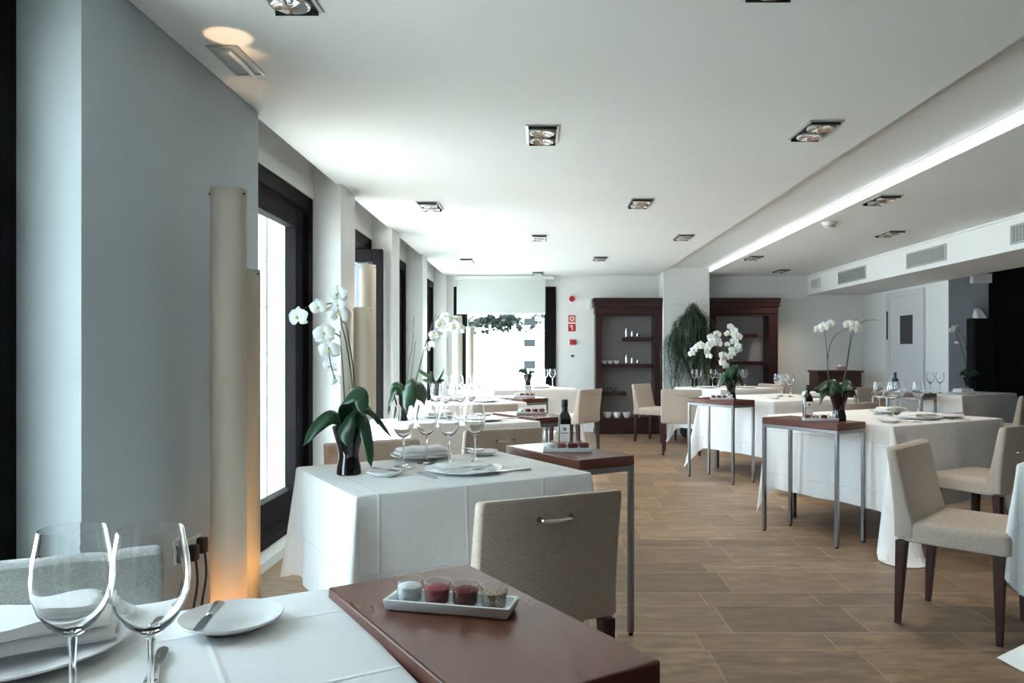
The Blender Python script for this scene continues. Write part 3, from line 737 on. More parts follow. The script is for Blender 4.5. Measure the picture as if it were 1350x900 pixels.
# A nearest left; corner RF fixed
def place(corner, rz, W, D, sa, sb):  # centre from one known corner at (sa*W/2, sb*D/2)
    return at(corner, rz, -sa * W / 2, -sb * D / 2)
cA = place((-.405, 1.468), 30, .95, .76, 1, 1)
dining_table(*cA, 30, .95, .76, 'table under the white cloth nearest the camera on the left', 'white tablecloth in the bottom left foreground, under the two big wine glasses', .33, .12, 3)
cB = (-.378, 2.95)
dining_table(*cB, 31.5, .93, .74, 'cloth covered table with the foreground orchid, second in the window row', 'white tablecloth on the window row table carrying the nearest orchid', .33, .06, 5, {1: .31})
cE = (-.567, 5.135)
dining_table(*cE, 31.5, .93, .74, 'third table in the window row, behind the one with the nearest orchid', 'white tablecloth on the third table of the window row', .30, .05, 8)
cF = (-.687, 7.115)
dining_table(*cF, 31.5, .93, .74, 'fourth table in the window row, beside the small dark spiky plant', 'white tablecloth on the fourth table of the window row', .30, .05, 9)
cG = (-.25, 9.97)
dining_table(*cG, 29, 1.2, 1.0, 'farthest table standing before the end window', 'white tablecloth on the table before the end window', .22, 0, 10)
cC = (2.47, 5.45)
dining_table(*cC, 29, 1.2, 1.05, 'large set table right of the aisle with the tall two stemmed orchid', 'white tablecloth puddling on the floor behind the right hand steel legged side table', .22, -.10, 12, {1: .02}, {2: .50, 1: .07})
cD = (2.476, 7.85)
dining_table(*cD, 29, 1.2, 1.05, 'set table in the middle of the right row, behind the orchid table', 'white tablecloth behind the side table with the bushy white orchid', .22, -.10, 13, {1: .0}, {1: .17})
cK = (2.5, 10.1)
dining_table(*cK, 29, 1.0, .9, 'farthest table of the right row, before the plant pier', 'white tablecloth on the farthest right row table by the palm', .22, -.06, 14)
cH = place((4.55, 8.14), 29, 1.05, .5, -1, -1)
dining_table(*cH, 29, 1.05, .5, 'far right table in front of the black wall', 'shaded white tablecloth in front of the black wall', .22, -.06, 15)
cR = (2.545, 3.16)
tR, oR = dining_table(*cR, 44, .93, .74, 'table at the right edge of the picture, mostly outside it', 'white tablecloth cut by the right edge, lifted over a chair seat', .20, .02, 17, {1: .30, 2: -.25})
# tongue of that cloth lying on the floor (same mesh)
me = oR.data
mtx = oR.rotation_euler.to_matrix().to_4x4(); mtx.translation = oR.location
iv = mtx.inverted()
import bmesh
bm = bmesh.new(); bm.from_mesh(me)
pts = [(1.805, 2.985, .005), (1.83, 2.80, .005), (1.98, 2.60, .008), (2.2, 2.45, .01), (2.35, 2.62, .30), (2.12, 2.80, .26), (1.95, 2.95, .10)]
vv = [bm.verts.new(iv @ Vector(p)) for p in pts]
for f_ in ((0, 1, 6), (1, 2, 5, 6), (2, 3, 4, 5)): bm.faces.new([vv[i] for i in f_])
bm.to_mesh(me); bm.free()

# ------------------------------------------------------------------ side tables
def side_table():
    r = root('side_table', (0, 0, 0)); w, l = .145, .2925
    MB().box(-w, w, -l, l, .726, .768).build('tabletop', M['wood'], r, bevel=.0035, smooth=False)
    f = MB(); t = .022
    f.box(-w, w, -l, -l + t, .702, .7255).box(-w, w, l - t, l, .702, .7255).box(-w, -w + t, -l + t, l - t, .702, .7255).box(w - t, w, -l + t, l - t, .702, .7255)
    f.build('frame', M['steel'], r, smooth=False, bevel=.002)
    for sx in (-1, 1):
        for sy in (-1, 1):
            x1 = sx * w; y1 = sy * l
            lg = MB().box(min(x1, x1 - sx * t), max(x1, x1 - sx * t), min(y1, y1 - sy * t), max(y1, y1 - sy * t), .012, .7018).build('leg', M['steel'], r, smooth=False, bevel=.002)
            MB().lathe([(.010, 0), (.010, .012)], 10, (x1 - sx * t / 2, y1 - sy * t / 2, 0)).build('foot', M['plug'], lg)
    return r
ST = [((-.107, 1.236), 'dark red side table in the foreground with the tray of salts'),
      ((.131, 3.40), 'dark side table in the window row carrying an oil bottle and salt tray'),
      ((-.052, 5.405), 'dark side table between the third and fourth window row tables'),
      ((-.178, 7.585), 'small dark side table nearest the end window'),
      ((1.803, 4.985), 'reddish side table on steel legs below the tall two stemmed orchid'),
      ((1.745, 7.245), 'reddish side table on steel legs below the bushy white orchid'),
      ((4.063, 8.425), 'dark side table at the far right by the black wall')]
s0 = side_table()
for i, (p, lab) in enumerate(ST):
    s = s0 if i == 0 else copy_tree(s0)
    s.location = (p[0], p[1], 0); s.rotation_euler.z = R(32.9)
    tag(s, lab, 'side table', 'side tables between the dining tables')
ZS = .768 + .0005

# ------------------------------------------------------------------ chairs
def make_chair():
    r = root('dining_chair', (0, 0, 0)); W = .475
    # back: lofted upholstered slab, concave towards the sitter, top softly curved
    b = MB(); rings = []
    for k, (z, th, dy, ins) in enumerate(((.385, .070, .000, .010), (.392, .084, 0, .0), (.46, .084, 0, 0), (.54, .066, -.006, 0), (.62, .056, -.014, 0), (.70, .050, -.024, 0), (.755, .046, -.032, 0), (.771, .043, -.034, .001), (.778, .034, -.035, .005), (.781, .020, -.035, .012))):
        rings.append(rrect(W - 2 * ins, th, min(.014, th * .45), z, 3, bow=.020, dy=-.190 + th / 2 - .042 + dy))
    for rg in rings[5:]:
        for i_, p in enumerate(rg): rg[i_] = (p[0], p[1], p[2] - .012 * (1 - (2 * p[0] / W) ** 2) * (p[2] > .74))
    b.loft(rings); bo = b.build('backrest', M['fabric'], r)
    s = MB(); rings = []
    for z, ins in ((.372, .008), (.378, .0), (.43, .0), (.452, .004), (.463, .016), (.467, .04)):
        rings.append(rrect(.47 - 2 * ins, .42 - 2 * ins, .03, z, 4, dy=.03))
    s.loft(rings); s.build('seat', M['fabric'], r)
    for sx in (-1, 1):
        for sy, y0 in ((-1, -.185), (1, .195)):
            l = MB(); q = []
            for z, w in ((0, .024), (.19, .036), (.372, .046)):
                cx = sx * (.2325 - .023); cy = y0 + (.0 if sy > 0 else -.012 * (1 - z / .37) * 1.6)
                q.append([(cx - w / 2, cy - w / 2, z), (cx + w / 2, cy - w / 2, z), (cx + w / 2, cy + w / 2, z), (cx - w / 2, cy + w / 2, z)])
            l.loft(q); l.build('leg', M['legwood'], r, smooth=False, bevel=.003)
    h = MB(); hy = -.256; hh = .715
    h.tube(spline([(-.052, hy + .012, hh), (-.046, hy - .012, hh - .001), (-.03, hy - .016, hh - .002), (0, hy - .018, hh - .003), (.03, hy - .016, hh - .002), (.046, hy - .012, hh - .001), (.052, hy + .012, hh)], 4), .0052, 8)
    ho = h.build('handle', M['chrome'], r); ho['label'] = 'slim chrome pull handle'
    e = MB()
    for sx in (-1, 1):
        n = 14
        e.loft([[(sx * .052 + .009 * math.cos(2 * PI * k / n), hy + .006, hh + .009 * math.sin(2 * PI * k / n)) for k in range(n)], [(sx * .052 + .009 * math.cos(2 * PI * k / n), hy + .002, hh + .009 * math.sin(2 * PI * k / n)) for k in range(n)]])
    e.build('eyelets', M['steel'], ho)
    return r
CH = [((-.055, 2.464), 25.3, 'beige chair seen from behind in the foreground, chrome handle on its back'),
      ((-.93, 1.345), 205, 'grey looking upholstered chair at the lower left behind the wine glasses'),
      ((-.68, 3.47), 211, 'beige chair behind the nearest orchid, its back toward the window row'),
      ((-.285, 4.46), 25, 'beige chair with handle tucked at the third window row table'),
      ((-.48, 6.49), 25, 'beige chair with handle tucked at the fourth window row table'),
      ((.444, 9.13), 53, 'beige chair right of the table before the end window'),
      ((1.73, 9.12), -12, 'beige chair with handle, back turned, beside the reddish side table by the aisle'),
      ((1.62, 10.42), -127, 'beige chair standing in front of the left display cabinet'),
      ((3.05, 10.42), 119, 'beige chair on the far side of the farthest right row table'),
      ((2.67, 6.73), 25, 'shaded beige chair between the two large right row tables'),
      ((1.90, 3.397), -134, 'whole beige chair at the right front, sideways with dark red tapered legs'),
      ((2.76, 4.66), 29, 'beige chair behind the sideways one, facing the large set table'),
      ((4.13, 9.72), 15, 'beige chair in front of the white door'),
      ((4.89, 7.84), 29, 'beige chair cut by the right edge beside the black wall')]
c0 = make_chair()
for i, (p, rz, lab) in enumerate(CH):
    c = c0 if i == 0 else copy_tree(c0)
    c.location = (p[0], p[1], 0); c.rotation_euler.z = R(rz)
    tag(c, lab, 'chair', 'upholstered dining chairs')
    if i == 1:
        for ch in c.children:
            if ch.name.split('.')[0] in ('backrest', 'seat'):
                ch.data = ch.data.copy(); ch.data.materials[0] = M['fabric_grey']

# ------------------------------------------------------------------ tableware
def wine_glass():
    r = root('wine_glass', (0, 0, 0))
    pr = [(.0045, .112), (.012, .116), (.026, .128), (.037, .145), (.0430, .165), (.0445, .182), (.0425, .205), (.039, .225), (.0365, .240), (.0357, .240), (.0383, .224), (.0417, .204), (.0436, .182), (.042, .165), (.036, .1465), (.025, .131), (.010, .1205), (.001, .119)]
    MB().lathe(pr, 40, cap0=False, cap1=False).build('bowl', M['solid_glass'], r)
    MB().lathe([(.036, .0), (.0365, .002), (.02, .005), (.008, .011), (.0048, .02), (.0038, .05), (.0038, .09), (.0052, .107), (.0045, .112)], 28, cap1=True).build('stem_and_foot', M['solid_glass'], r)
    return r
g0 = wine_glass()
GL = []
def glass(x, y, z, lab, grp, sc=1):
    g = g0 if not GL else copy_tree(g0); GL.append(g)
    g.location = (x, y, z + .0008); g.rotation_euler.z = x * 7; g.scale = (sc, sc, sc)
    tag(g, lab, 'wine glass', grp)
ZT = .7505
gA = 'wine glasses on the foreground table'
glass(-.555, .905, ZT, 'large wine glass at the far left of the foreground table', gA)
glass(-.462, .905, ZT, 'large wine glass beside the bread plate, right one of the foreground pair', gA)
gB = 'wine glasses on the table with the nearest orchid'
for (x, y), t in zip(((-.535, 3.02), (-.455, 3.10), (-.358, 3.06), (-.259, 3.12)), ('leftmost, next to the orchid vase', 'second from the left', 'third from the left', 'rightmost, standing alone')):
    glass(x, y, ZT, 'wine glass on the nearest orchid table, ' + t, gB)
gE = 'wine glasses on the third window row table'
for (x, y), t in zip(((-.70, 5.25), (-.62, 5.12), (-.53, 5.2), (-.47, 5.36)), ('nearest the potted orchid', 'second from the orchid', 'third from the orchid', 'the one closest to the aisle')):
    glass(x, y, ZT, 'wine glass on the third window row table, ' + t, gE)
gF = 'wine glasses on the fourth window row table'
for (x, y), t in zip(((-.84, 7.20), (-.74, 7.1), (-.62, 7.18), (-.56, 7.33)), ('nearest the dark spiky plant', 'second from the spiky plant', 'third from the spiky plant', 'the one closest to the aisle')):
    glass(x, y, ZT, 'wine glass on the fourth window row table, ' + t, gF)
gG = 'wine glasses on the table before the end window'
for (x, y), t in zip(((.10, 10.30), (.20, 10.33), (-.62, 10.0), (-.52, 10.05)), ('left one against the dark frame', 'right one against the dark frame', 'left of the far left pair', 'right of the far left pair')):
    glass(x, y, ZT, 'wine glass before the end window, ' + t, gG)
gC = 'wine glasses on the large right set table'
for (x, y), t in zip(((2.53, 5.62), (2.57, 5.49), (2.635, 5.60), (2.71, 5.68), (2.80, 5.58)), ('leftmost of the cluster', 'second from the left in the cluster', 'middle of the cluster', 'fourth from the left in the cluster', 'rightmost of the cluster')):
    glass(x, y, ZT, 'wine glass on the large right table, ' + t, gC)
gD = 'wine glasses on the middle right row table'
for (x, y), t in zip(((2.49, 7.86), (2.56, 7.97), (2.63, 7.90)), ('left of three', 'central of three', 'right of three')):
    glass(x, y, ZT, 'wine glass on the middle right row table, ' + t, gD)
gK = 'wine glasses on the farthest right row table'
for (x, y), t in zip(((2.09, 10.12), (2.16, 10.2), (2.34, 10.15), (2.42, 10.2), (2.68, 10.1), (2.77, 10.15)), ('left glass of the left pair', 'right glass of the left pair', 'left glass of the central pair', 'right glass of the central pair', 'left glass of the right pair', 'right glass of the right pair')):
    glass(x, y, ZT, 'wine glass before the palm, ' + t, gK)
gH = 'wine glasses at the far right table'
for (x, y), t in zip(((4.44, 8.58), (4.56, 8.60)), ('left', 'right')):
    glass(x, y, ZT, 'wine glass by the black wall, %s one of the pair' % t, gH)

def plate(x, y, z, r_, lab, grp, tilt=0):
    pr = [(r_ * .55, 0), (r_ * .62, .003), (r_ * .70, .006), (r_ * .97, .016), (r_, .0185), (r_ * .985, .0205), (r_ * .72, .0115), (r_ * .60, .0068), (r_ * .2, .006)]
    o = MB().lathe(pr, 56).build('dinner_plate' if r_ > .1 else 'bread_plate', M['porcelain'], loc=(x, y, z)); return tag(o, lab, 'plate', grp)
def napkin(x, y, z, rz, w, d, lab, seed=1, h=.022):
    rnd = random.Random(seed); r = root('napkin', (x, y, z), R(rz))
    def layer(w, d, z0, th, name):
        m_ = MB(); nx, ny = 18, 12; top = []; bot = []
        for j in range(ny + 1):
            for i in range(nx + 1):
                u, v = i / nx - .5, j / ny - .5
                xx = u * w * (1 + .03 * math.sin(v * 9 + seed)); yy = v * d * (1 + .04 * math.sin(u * 8 + seed * 2))
                e = max(0, 1 - max(abs(u), abs(v)) * 2); e = min(1, e * 7) ** .5
                zz = z0 + th * (.25 + .75 * e) + .003 * math.sin(u * 12 + v * 5 + seed) * (1 if z0 > 0 else .4)
                top.append((xx, yy, zz)); bot.append((xx, yy, z0))
        n1 = len(top); fs = []
        for j in range(ny):
            for i in range(nx):
                a = j * (nx + 1) + i; fs.append((a, a + 1, a + nx + 2, a + nx + 1)); fs.append((n1 + a, n1 + a + nx + 1, n1 + a + nx + 2, n1 + a + 1))
        per = [i for i in range(nx + 1)] + [j * (nx + 1) + nx for j in range(1, ny + 1)] + [ny * (nx + 1) + i for i in range(nx - 1, -1, -1)] + [j * (nx + 1) for j in range(ny - 1, 0, -1)]
        for k in range(len(per)): a, b = per[k], per[(k + 1) % len(per)]; fs.append((a, n1 + a, n1 + b, b))
        m_.add(top + bot, fs); return m_
    layer(w, d, 0, h * .55, 'a').build('lower_fold', M['napkin'], r); layer(w * .93, d * .9, h * .62, h * .5, 'b').build('upper_fold', M['napkin'], r)
    tag(r, lab, 'napkin', 'folded white napkins on plates')
def knife(x, y, z, rz, lab, L_=.21, tilt=0, name='table_knife'):
    r = root(name, (x, y, z), R(rz)); r.rotation_euler.x = R(tilt)
    h = MB(); rings = []
    for t, w, th in ((-.5, .006, .004), (-.49, .010, .006), (-.30, .0085, .006), (-.06, .0065, .005), (-.04, .005, .004)):
        rings.append([(w * math.cos(2 * PI * k / 10), t * L_, .006 + th * .8 * math.sin(2 * PI * k / 10)) for k in range(10)])
    h.loft(rings); h.build('handle', M['silver'], r)
    b = MB(); rings = []
    for t, w0, w1 in ((-.05, -.004, .004), (0, -.006, .008), (.2, -.006, .010), (.38, -.006, .010), (.46, -.004, .009), (.5, .002, .005)):
        rings.append([(w0, t * L_, .0045), (w1, t * L_, .0055), (w1, t * L_, .0068), (w0, t * L_, .0078)])
    b.loft(rings); b.build('blade', M['silver'], r)
    tag(r, lab, 'knife')
def fork(x, y, z, rz, lab, L_=.19):
    r = root('table_fork', (x, y, z), R(rz))
    h = MB(); rings = []
    for t, w, zz in ((-.5, .004, .003), (-.49, .009, .003), (-.35, .008, .004), (0, .004, .008), (.15, .005, .007), (.22, .012, .004), (.28, .0125, .004)):
        rings.append([(-w, t * L_, zz), (w, t * L_, zz), (w, t * L_, zz + .0025), (-w, t * L_, zz + .0025)])
    h.loft(rings); h.build('handle', M['silver'], r)
    for k in range(4):
        cx = -.0105 + .007 * k
        MB().loft([[(cx - .002, .28 * L_, .004), (cx + .002, .28 * L_, .004), (cx + .002, .28 * L_, .006), (cx - .002, .28 * L_, .006)], [(cx - .0008, .5 * L_, .008), (cx + .0008, .5 * L_, .008), (cx + .0008, .5 * L_, .009), (cx - .0008, .5 * L_, .009)]]).build('tine', M['silver'], r)
    tag(r, lab, 'fork')
# foreground
plate(-.785, 1.135, ZT, .16, 'large white plate at the lower left edge under a napkin', 'dinner plates')
napkin(-.775, 1.15, ZT + .0215, 32, .235, .16, 'thick folded white napkin on the lower left plate', 2, .03)
plate(-.505, 1.25, ZT, .082, 'small white bread plate in the foreground with a butter knife', 'bread plates')
knife(-.535, 1.235, ZT + .0155, 186, 'butter knife resting on the foreground bread plate', .085 * 1.25, -6, 'butter_knife')
knife(-.545, 1.085, ZT, 20, 'steel knife beside the right foreground wine glass', .13)
# table B
plate(-.28, 2.876, ZT, .148, 'white dinner plate at the near side of the nearest orchid table', 'dinner plates')
napkin(-.285, 2.88, ZT + .0215, 30, .20, .14, 'flat white napkin on the near plate of the orchid table', 5, .008)
plate(-.50, 3.26, ZT, .132, 'white dinner plate behind the row of wine glasses on the orchid table', 'dinner plates')
napkin(-.50, 3.26, ZT + .0215, 25, .22, .15, 'wavy white napkin on the plate behind the wine glasses', 7, .024)
plate(-.565, 2.79, ZT, .07, 'small bread plate right of the orchid vase', 'bread plates')
knife(-.585, 2.93, ZT, 68, 'knife lying left of the bread plate beside the orchid vase', .15)
knife(-.56, 2.79, ZT + .0185, 55, 'butter knife across the bread plate beside the orchid vase', .13, 0, 'butter_knife')
plate(-.245, 3.37, ZT, .07, 'small bread plate at the far right of the nearest orchid table', 'bread plates')
knife(-.29, 3.38, ZT + .0185, 50, 'butter knife on the far right bread plate of the orchid table', .13, 0, 'butter_knife')
fork(-.415, 2.80, ZT, 30, 'fork left of the near dinner plate on the orchid table')
knife(-.115, 2.88, ZT, 118, 'knife right of the near dinner plate on the orchid table', .20)
# tables E, F
for (cx, cy), tnm, s in ((cE, 'third window row table', 3), (cF, 'fourth window row table', 4)):
    p = at((cx, cy), 31.5, .14, -.14); plate(*p, ZT, .145, 'white dinner plate near side of the ' + tnm, 'dinner plates')
    p = at((cx, cy), 31.5, -.02, .22); plate(*p, ZT, .135, 'white dinner plate far side of the ' + tnm, 'dinner plates'); napkin(*p, ZT + .0215, 30, .2, .14, 'folded napkin on the far plate of the ' + tnm, s, .02)
    p = at((cx, cy), 31.5, .33, .2); plate(*p, ZT, .07, 'bread plate at the aisle corner of the ' + tnm, 'bread plates')
    p = at((cx, cy), 31.5, .33, -.12); knife(*p, ZT, 120, 'knife at the aisle end of the ' + tnm, .2)
p = at(cG, 29, .25, -.15); plate(*p, ZT, .14, 'white plate on the table before the end window', 'dinner plates'); napkin(*p, ZT + .0215, 30, .2, .14, 'folded napkin on the table before the end window', 3, .02)
# table C
plate(2.66, 5.72, ZT, .145, 'left dinner plate in the stack of settings on the large right table', 'dinner plates'); napkin(2.66, 5.72, ZT + .0215, 20, .22, .14, 'napkin on the left dinner plate of the large right table', 8, .022)
plate(2.62, 5.22, ZT, .15, 'near dinner plate on the large right table', 'dinner plates'); napkin(2.62, 5.22, ZT + .0215, 20, .22, .15, 'napkin on the near dinner plate of the large right table', 9, .02)
plate(2.86, 5.36, ZT, .135, 'right dinner plate of the large right table', 'dinner plates')
plate(2.30, 4.97, ZT, .075, 'bread plate at the left front of the large right table', 'bread plates')
knife(2.42, 5.0, ZT, 60, 'knife beside the front bread plate of the large right table', .19)
knife(2.93, 5.36, ZT + .022, 110, 'knife lying across the right dinner plate of the large right table', .2)
fork(2.82, 5.10, ZT, 100, 'fork at the front of the large right table')
# table D and K
p = (2.85, 7.85); plate(*p, ZT, .14, 'white plate right of the glasses on the middle right row table', 'dinner plates'); napkin(*p, ZT + .0215, 20, .2, .14, 'napkin on the middle right row table', 4, .03)
plate(2.35, 7.55, ZT, .07, 'bread plate at the front of the middle right row table', 'bread plates')
plate(2.2, 9.95, ZT, .13, 'white plate under the glasses before the palm', 'dinner plates')
plate(2.75, 9.95, ZT, .13, 'white plate at the right of the farthest right row table', 'dinner plates')
p = (4.78, 8.52); plate(*p, ZT, .13, 'white plate on the shaded table by the black wall', 'dinner plates'); napkin(*p, ZT + .0215, 20, .2, .13, 'white napkin on the shaded table by the black wall', 6, .03)
plate(2.16, 3.22, ZT, .08, 'white bread plate at the right picture edge', 'bread plates')
knife(2.13, 3.25, ZT + .0185, 80, 'knife on the bread plate at the right picture edge', .14)

# trays with four little glasses of salt and pepper
def salt_tray():
    r = root('salt_tray', (0, 0, 0)); w, d = .108, .033
    s = MB(); out = []; rings = []
    for hw, hd, z in ((w - .004, d - .004, 0), (w - .001, d - .001, .003), (w + .002, d + .002, .018), (w, d, .019), (w - .004, d - .004, .018), (w - .006, d - .006, .004)):
        rings.append(rrect(hw * 2, hd * 2, .003, z, 2))
    s.loft(rings); s.build('tray', M['porcelain'], r)
    return r
def salt_glass(i):
    r = root('salt_glass', (0, 0, 0)); R_ = .0235
    MB().lathe([(R_ * .86, 0), (R_ * .9, .002), (R_, .041), (R_ * .94, .041), (R_ * .84, .006), (0.001, .005)], 28, cap1=False).build('cup', M['bowl_glass'], r)
    MB().lathe([(R_ * .80, .0065), (R_ * .90, .029), (R_ * .75, .0315), (R_ * .4, .034), (.002, .0335)], 24).build('contents', SP[i], r)
    return r
t0 = salt_tray(); cups0 = [salt_glass(i) for i in range(4)]
SPN = ['white salt', 'pink salt', 'dark red flakes', 'grey pepper']
TR = [((-.146, 1.283), -13, 'in the foreground', (0, 1, 2, 3)), ((.130, 3.345), 0, 'below the oil bottle of the window row', (0, 1, 2, 2)), ((-.045, 5.40), 5, 'behind the third window row table', (0, 2, 2, 2)),
      ((-.13, 7.50), 0, 'nearest the end window', (0, 2, 2, 1)), ((1.81, 4.865), -8, 'under the tall two stemmed orchid', (2, 3, 2, 0)), ((1.73, 7.13), -5, 'under the bushy white orchid', (2, 2, 2, 0))]
POS = ('first', 'second', 'third', 'fourth')
used = [False] * 4; n_t = 0
for (p, rz, nm, order) in TR:
    t = t0 if n_t == 0 else copy_tree(t0); n_t += 1
    t.location = (p[0], p[1], ZS); t.rotation_euler.z = R(rz); tag(t, 'white porcelain tray of four little glasses, ' + nm, 'tray', 'white salt trays')
    for k, s in enumerate(order):
        c = copy_tree(cups0[s]) if used[s] else cups0[s]; used[s] = True
        q = at(p, rz, (-.075 + .050 * k), 0)
        c.location = (q[0], q[1], ZS + .0052); tag(c, 'glass of %s, %s on tray %s' % (SPN[s], POS[k], nm), 'salt glass', 'little glasses on the salt trays')

# oil bottles
def bottle():
    r = root('oil_bottle', (0, 0, 0)); rings = []
    for z, w, rr in ((0, .050, .010), (.003, .056, .012), (.135, .057, .012), (.148, .054, .018), (.160, .042, .0205), (.170, .030, .0149), (.178, .0265, .0132), (.205, .0255, .0127)):
        rings.append(rrect(w, w, rr, z, 4))
    MB().loft(rings).build('glass_body', mat('dark_green_bottle', (.010, .016, .006), .08, spec=.6), r)
    MB().lathe([(.0135, .190), (.0145, .192), (.0145, .222), (.013, .224)], 18).build('cap', M['plug'], r)
    lb = MB().box(-.0225, .0225, -.0292, -.0286, .02, .115).build('label', M['signwhite'], r, smooth=False)
    e = MB(); n = 16
    e.add([(.008 * math.cos(2 * PI * k / n), -.0296, .094 + .008 * math.sin(2 * PI * k / n)) for k in range(n)], [tuple(range(n - 1, -1, -1))]); e.box(-.017, .017, -.0297, -.0292, .074, .078)
    e.build('print', mat('label_print', (.10, .13, .10), .6), lb, smooth=False)
    for z in (.062, .050, .038): MB().box(-.015, .015, -.0296, -.0292, z, z + .0018).build('text_line', mat('label_grey', (.35, .36, .33), .6), lb, smooth=False)
    return r
b0 = bottle()
for i, (x, y, z, lab) in enumerate(((.121, 3.425, ZS, 'dark green square oil bottle with pale label on the window row side table'),
                                    (-.10, 7.66, ZS, 'green oil bottle on the side table nearest the end window'),
                                    (1.79, 5.03, ZS, 'dark oil bottle with white label beside the tall two stemmed orchid'),
                                    (3.99, 8.47, ZS, 'dark oil bottle seen behind the cluster of wine glasses at the right'))):
    b = b0 if i == 0 else copy_tree(b0); b.location = (x, y, z); tag(b, lab, 'bottle', 'oil bottles on the side tables')

# ------------------------------------------------------------------ orchids
VP_ = [(.043, 0), (.046, .004), (.0435, .03), (.037, .058), (.036, .07), (.0395, .095), (.048, .125), (.056, .155), (.0615, .180), (.058, .180), (.052, .155), (.030, .13)]
def flower(mb_w, mb_l, c, nrm, s, roll=0):
    nrm = Vector(nrm).normalized(); up = Vector((0, 0, 1)); a = up.cross(nrm).normalized(); b = nrm.cross(a)
    for k, (ang, ln, wd) in enumerate(((90, .5, .21), (210, .48, .20), (330, .48, .20), (20, .52, .34), (160, .52, .34))):
        t = R(ang + roll); d = a * math.cos(t) + b * math.sin(t); sd = nrm.cross(d)
        pts = []; ws = []
        for i in range(7):
            u = i / 6; pts.append(Vector(c) + d * (s * ln * u) + nrm * (s * (.10 * math.sin(u * PI) - .05 * u) + (.004 if k > 2 else 0))); ws.append(max(.0008, s * wd * .9 * math.sin(PI * min(1, u * .93 + .05)) ** .7))
        mb_w.ribbon(pts, ws, sd, .12)
    mb_l.lathe([(s * .03, -s * .05), (s * .07, 0), (s * .05, s * .06), (s * .01, s * .09)], 8, tuple(Vector(c) + nrm * s * .12))
def orchid(loc, sc, lab, leaves, stems, flowers, fsize=.085, seed=1, vase_s=1.0, vcol=None, name='potted_orchid'):
    """leaves: (pts, width); stems: list of pts; flowers: (x,z[,size]) in metres local, x right, z up."""
    rnd = random.Random(seed); r = root(name, loc)
    MB().lathe([(q[0] * vase_s, q[1] * vase_s) for q in VP_], 36).build('vase', vcol or M['vase'], r)
    for pts, wd in leaves:
        q = spline(pts, 5); n = len(q)
        ws = [wd * (.35 + .65 * math.sin(PI * min(1, (i / (n - 1)) * .80 + .18)) ** .8) * (1 if i < n - 2 else .55 if i == n - 2 else .12) for i in range(n)]
        dx = q[-1] - q[0]; side = Vector((-dx.y, dx.x, 0)) if math.hypot(dx.x, dx.y) > .02 else Vector((1, 0, 0))
        side = (side.normalized() * .55 + Vector((0, 0, .8)) * (-1 if dx.x < 0 else 1))
        MB().ribbon(q, ws, side, .22).build('leaf', M['leaf'], r, solid=.0018)
    for pts in stems: 
        q = spline(pts, 6); MB().tube(q, [.0030 - .0014 * i / len(q) for i in range(len(q))], 6).build('flower_stem', M['stem'], r)
    for f_ in flowers:
        w_ = MB(); l_ = MB(); sz = f_[2] if len(f_) > 2 else fsize
        nr = (rnd.uniform(-.6, .5), -1, rnd.uniform(-.35, .25))
        flower(w_, l_, (f_[0], rnd.uniform(-.03, .02) if len(f_) < 4 else f_[3], f_[1]), nr, sz, rnd.uniform(-15, 15))
        fo = w_.build('flower', M['petal'], r); l_.build('lip', M['lip'], fo)
    return tag(r, lab, 'potted plant' if name != 'potted_orchid' else 'orchid', 'orchids and plants in dark vases')
# nearest: design sheet in millimetre-like steps; k = metres per step
def sheet(k, ox, oz): return lambda px, pz, y=0: ((px - ox) * k, y, (oz - pz) * k)
S = sheet(.00283, 460, 625)
fl = [(395, 419, .085), (423, 406, .066), (445, 387, .075), (446, 415, .09), (428, 441, .085), (434, 462, .085), (434, 483, .062), (443, 502, .05), (447, 404, .06)]
orchid((-.705, 2.83, ZT), 1, 'white orchid in a black vase on the nearest window row table',
       [([S(457, 560), S(440, 548, -.03), S(420, 563, -.05), S(407, 585, -.06)], .030), ([S(458, 562), S(456, 535, -.02), S(462, 521, -.04), S(480, 520, -.07), S(486, 545, -.09)], .038),
        ([S(462, 562), S(470, 545, -.02), S(484, 560, -.05), S(492, 590, -.06), S(494, 612, -.06)], .024), ([S(465, 560), S(482, 542, 0), S(498, 553, 0), S(516, 577, 0)], .012),
        ([S(460, 560, -.02), S(460, 550, -.05), S(463, 562, -.08), S(465, 584, -.09)], .040), ([S(462, 556, .02), S(470, 530, .05), S(482, 540, .08), S(492, 566, .1)], .032)],
       [[S(455, 560), S(454, 520), S(451, 470), S(448, 436)], [S(466, 556), S(464, 500), S(456, 450), S(450, 425), S(448, 400), S(443, 388)], [S(468, 556), S(466, 490), S(460, 450), S(457, 430), S(452, 424)],
        [S(447, 404), S(438, 400), S(425, 402), S(410, 402), S(400, 408)], [S(449, 444), S(440, 440), S(434, 458), S(436, 480), S(442, 500)]],
       [((p - 460) * .00283, (625 - q) * .00283, s) for p, q, s in fl], seed=3)
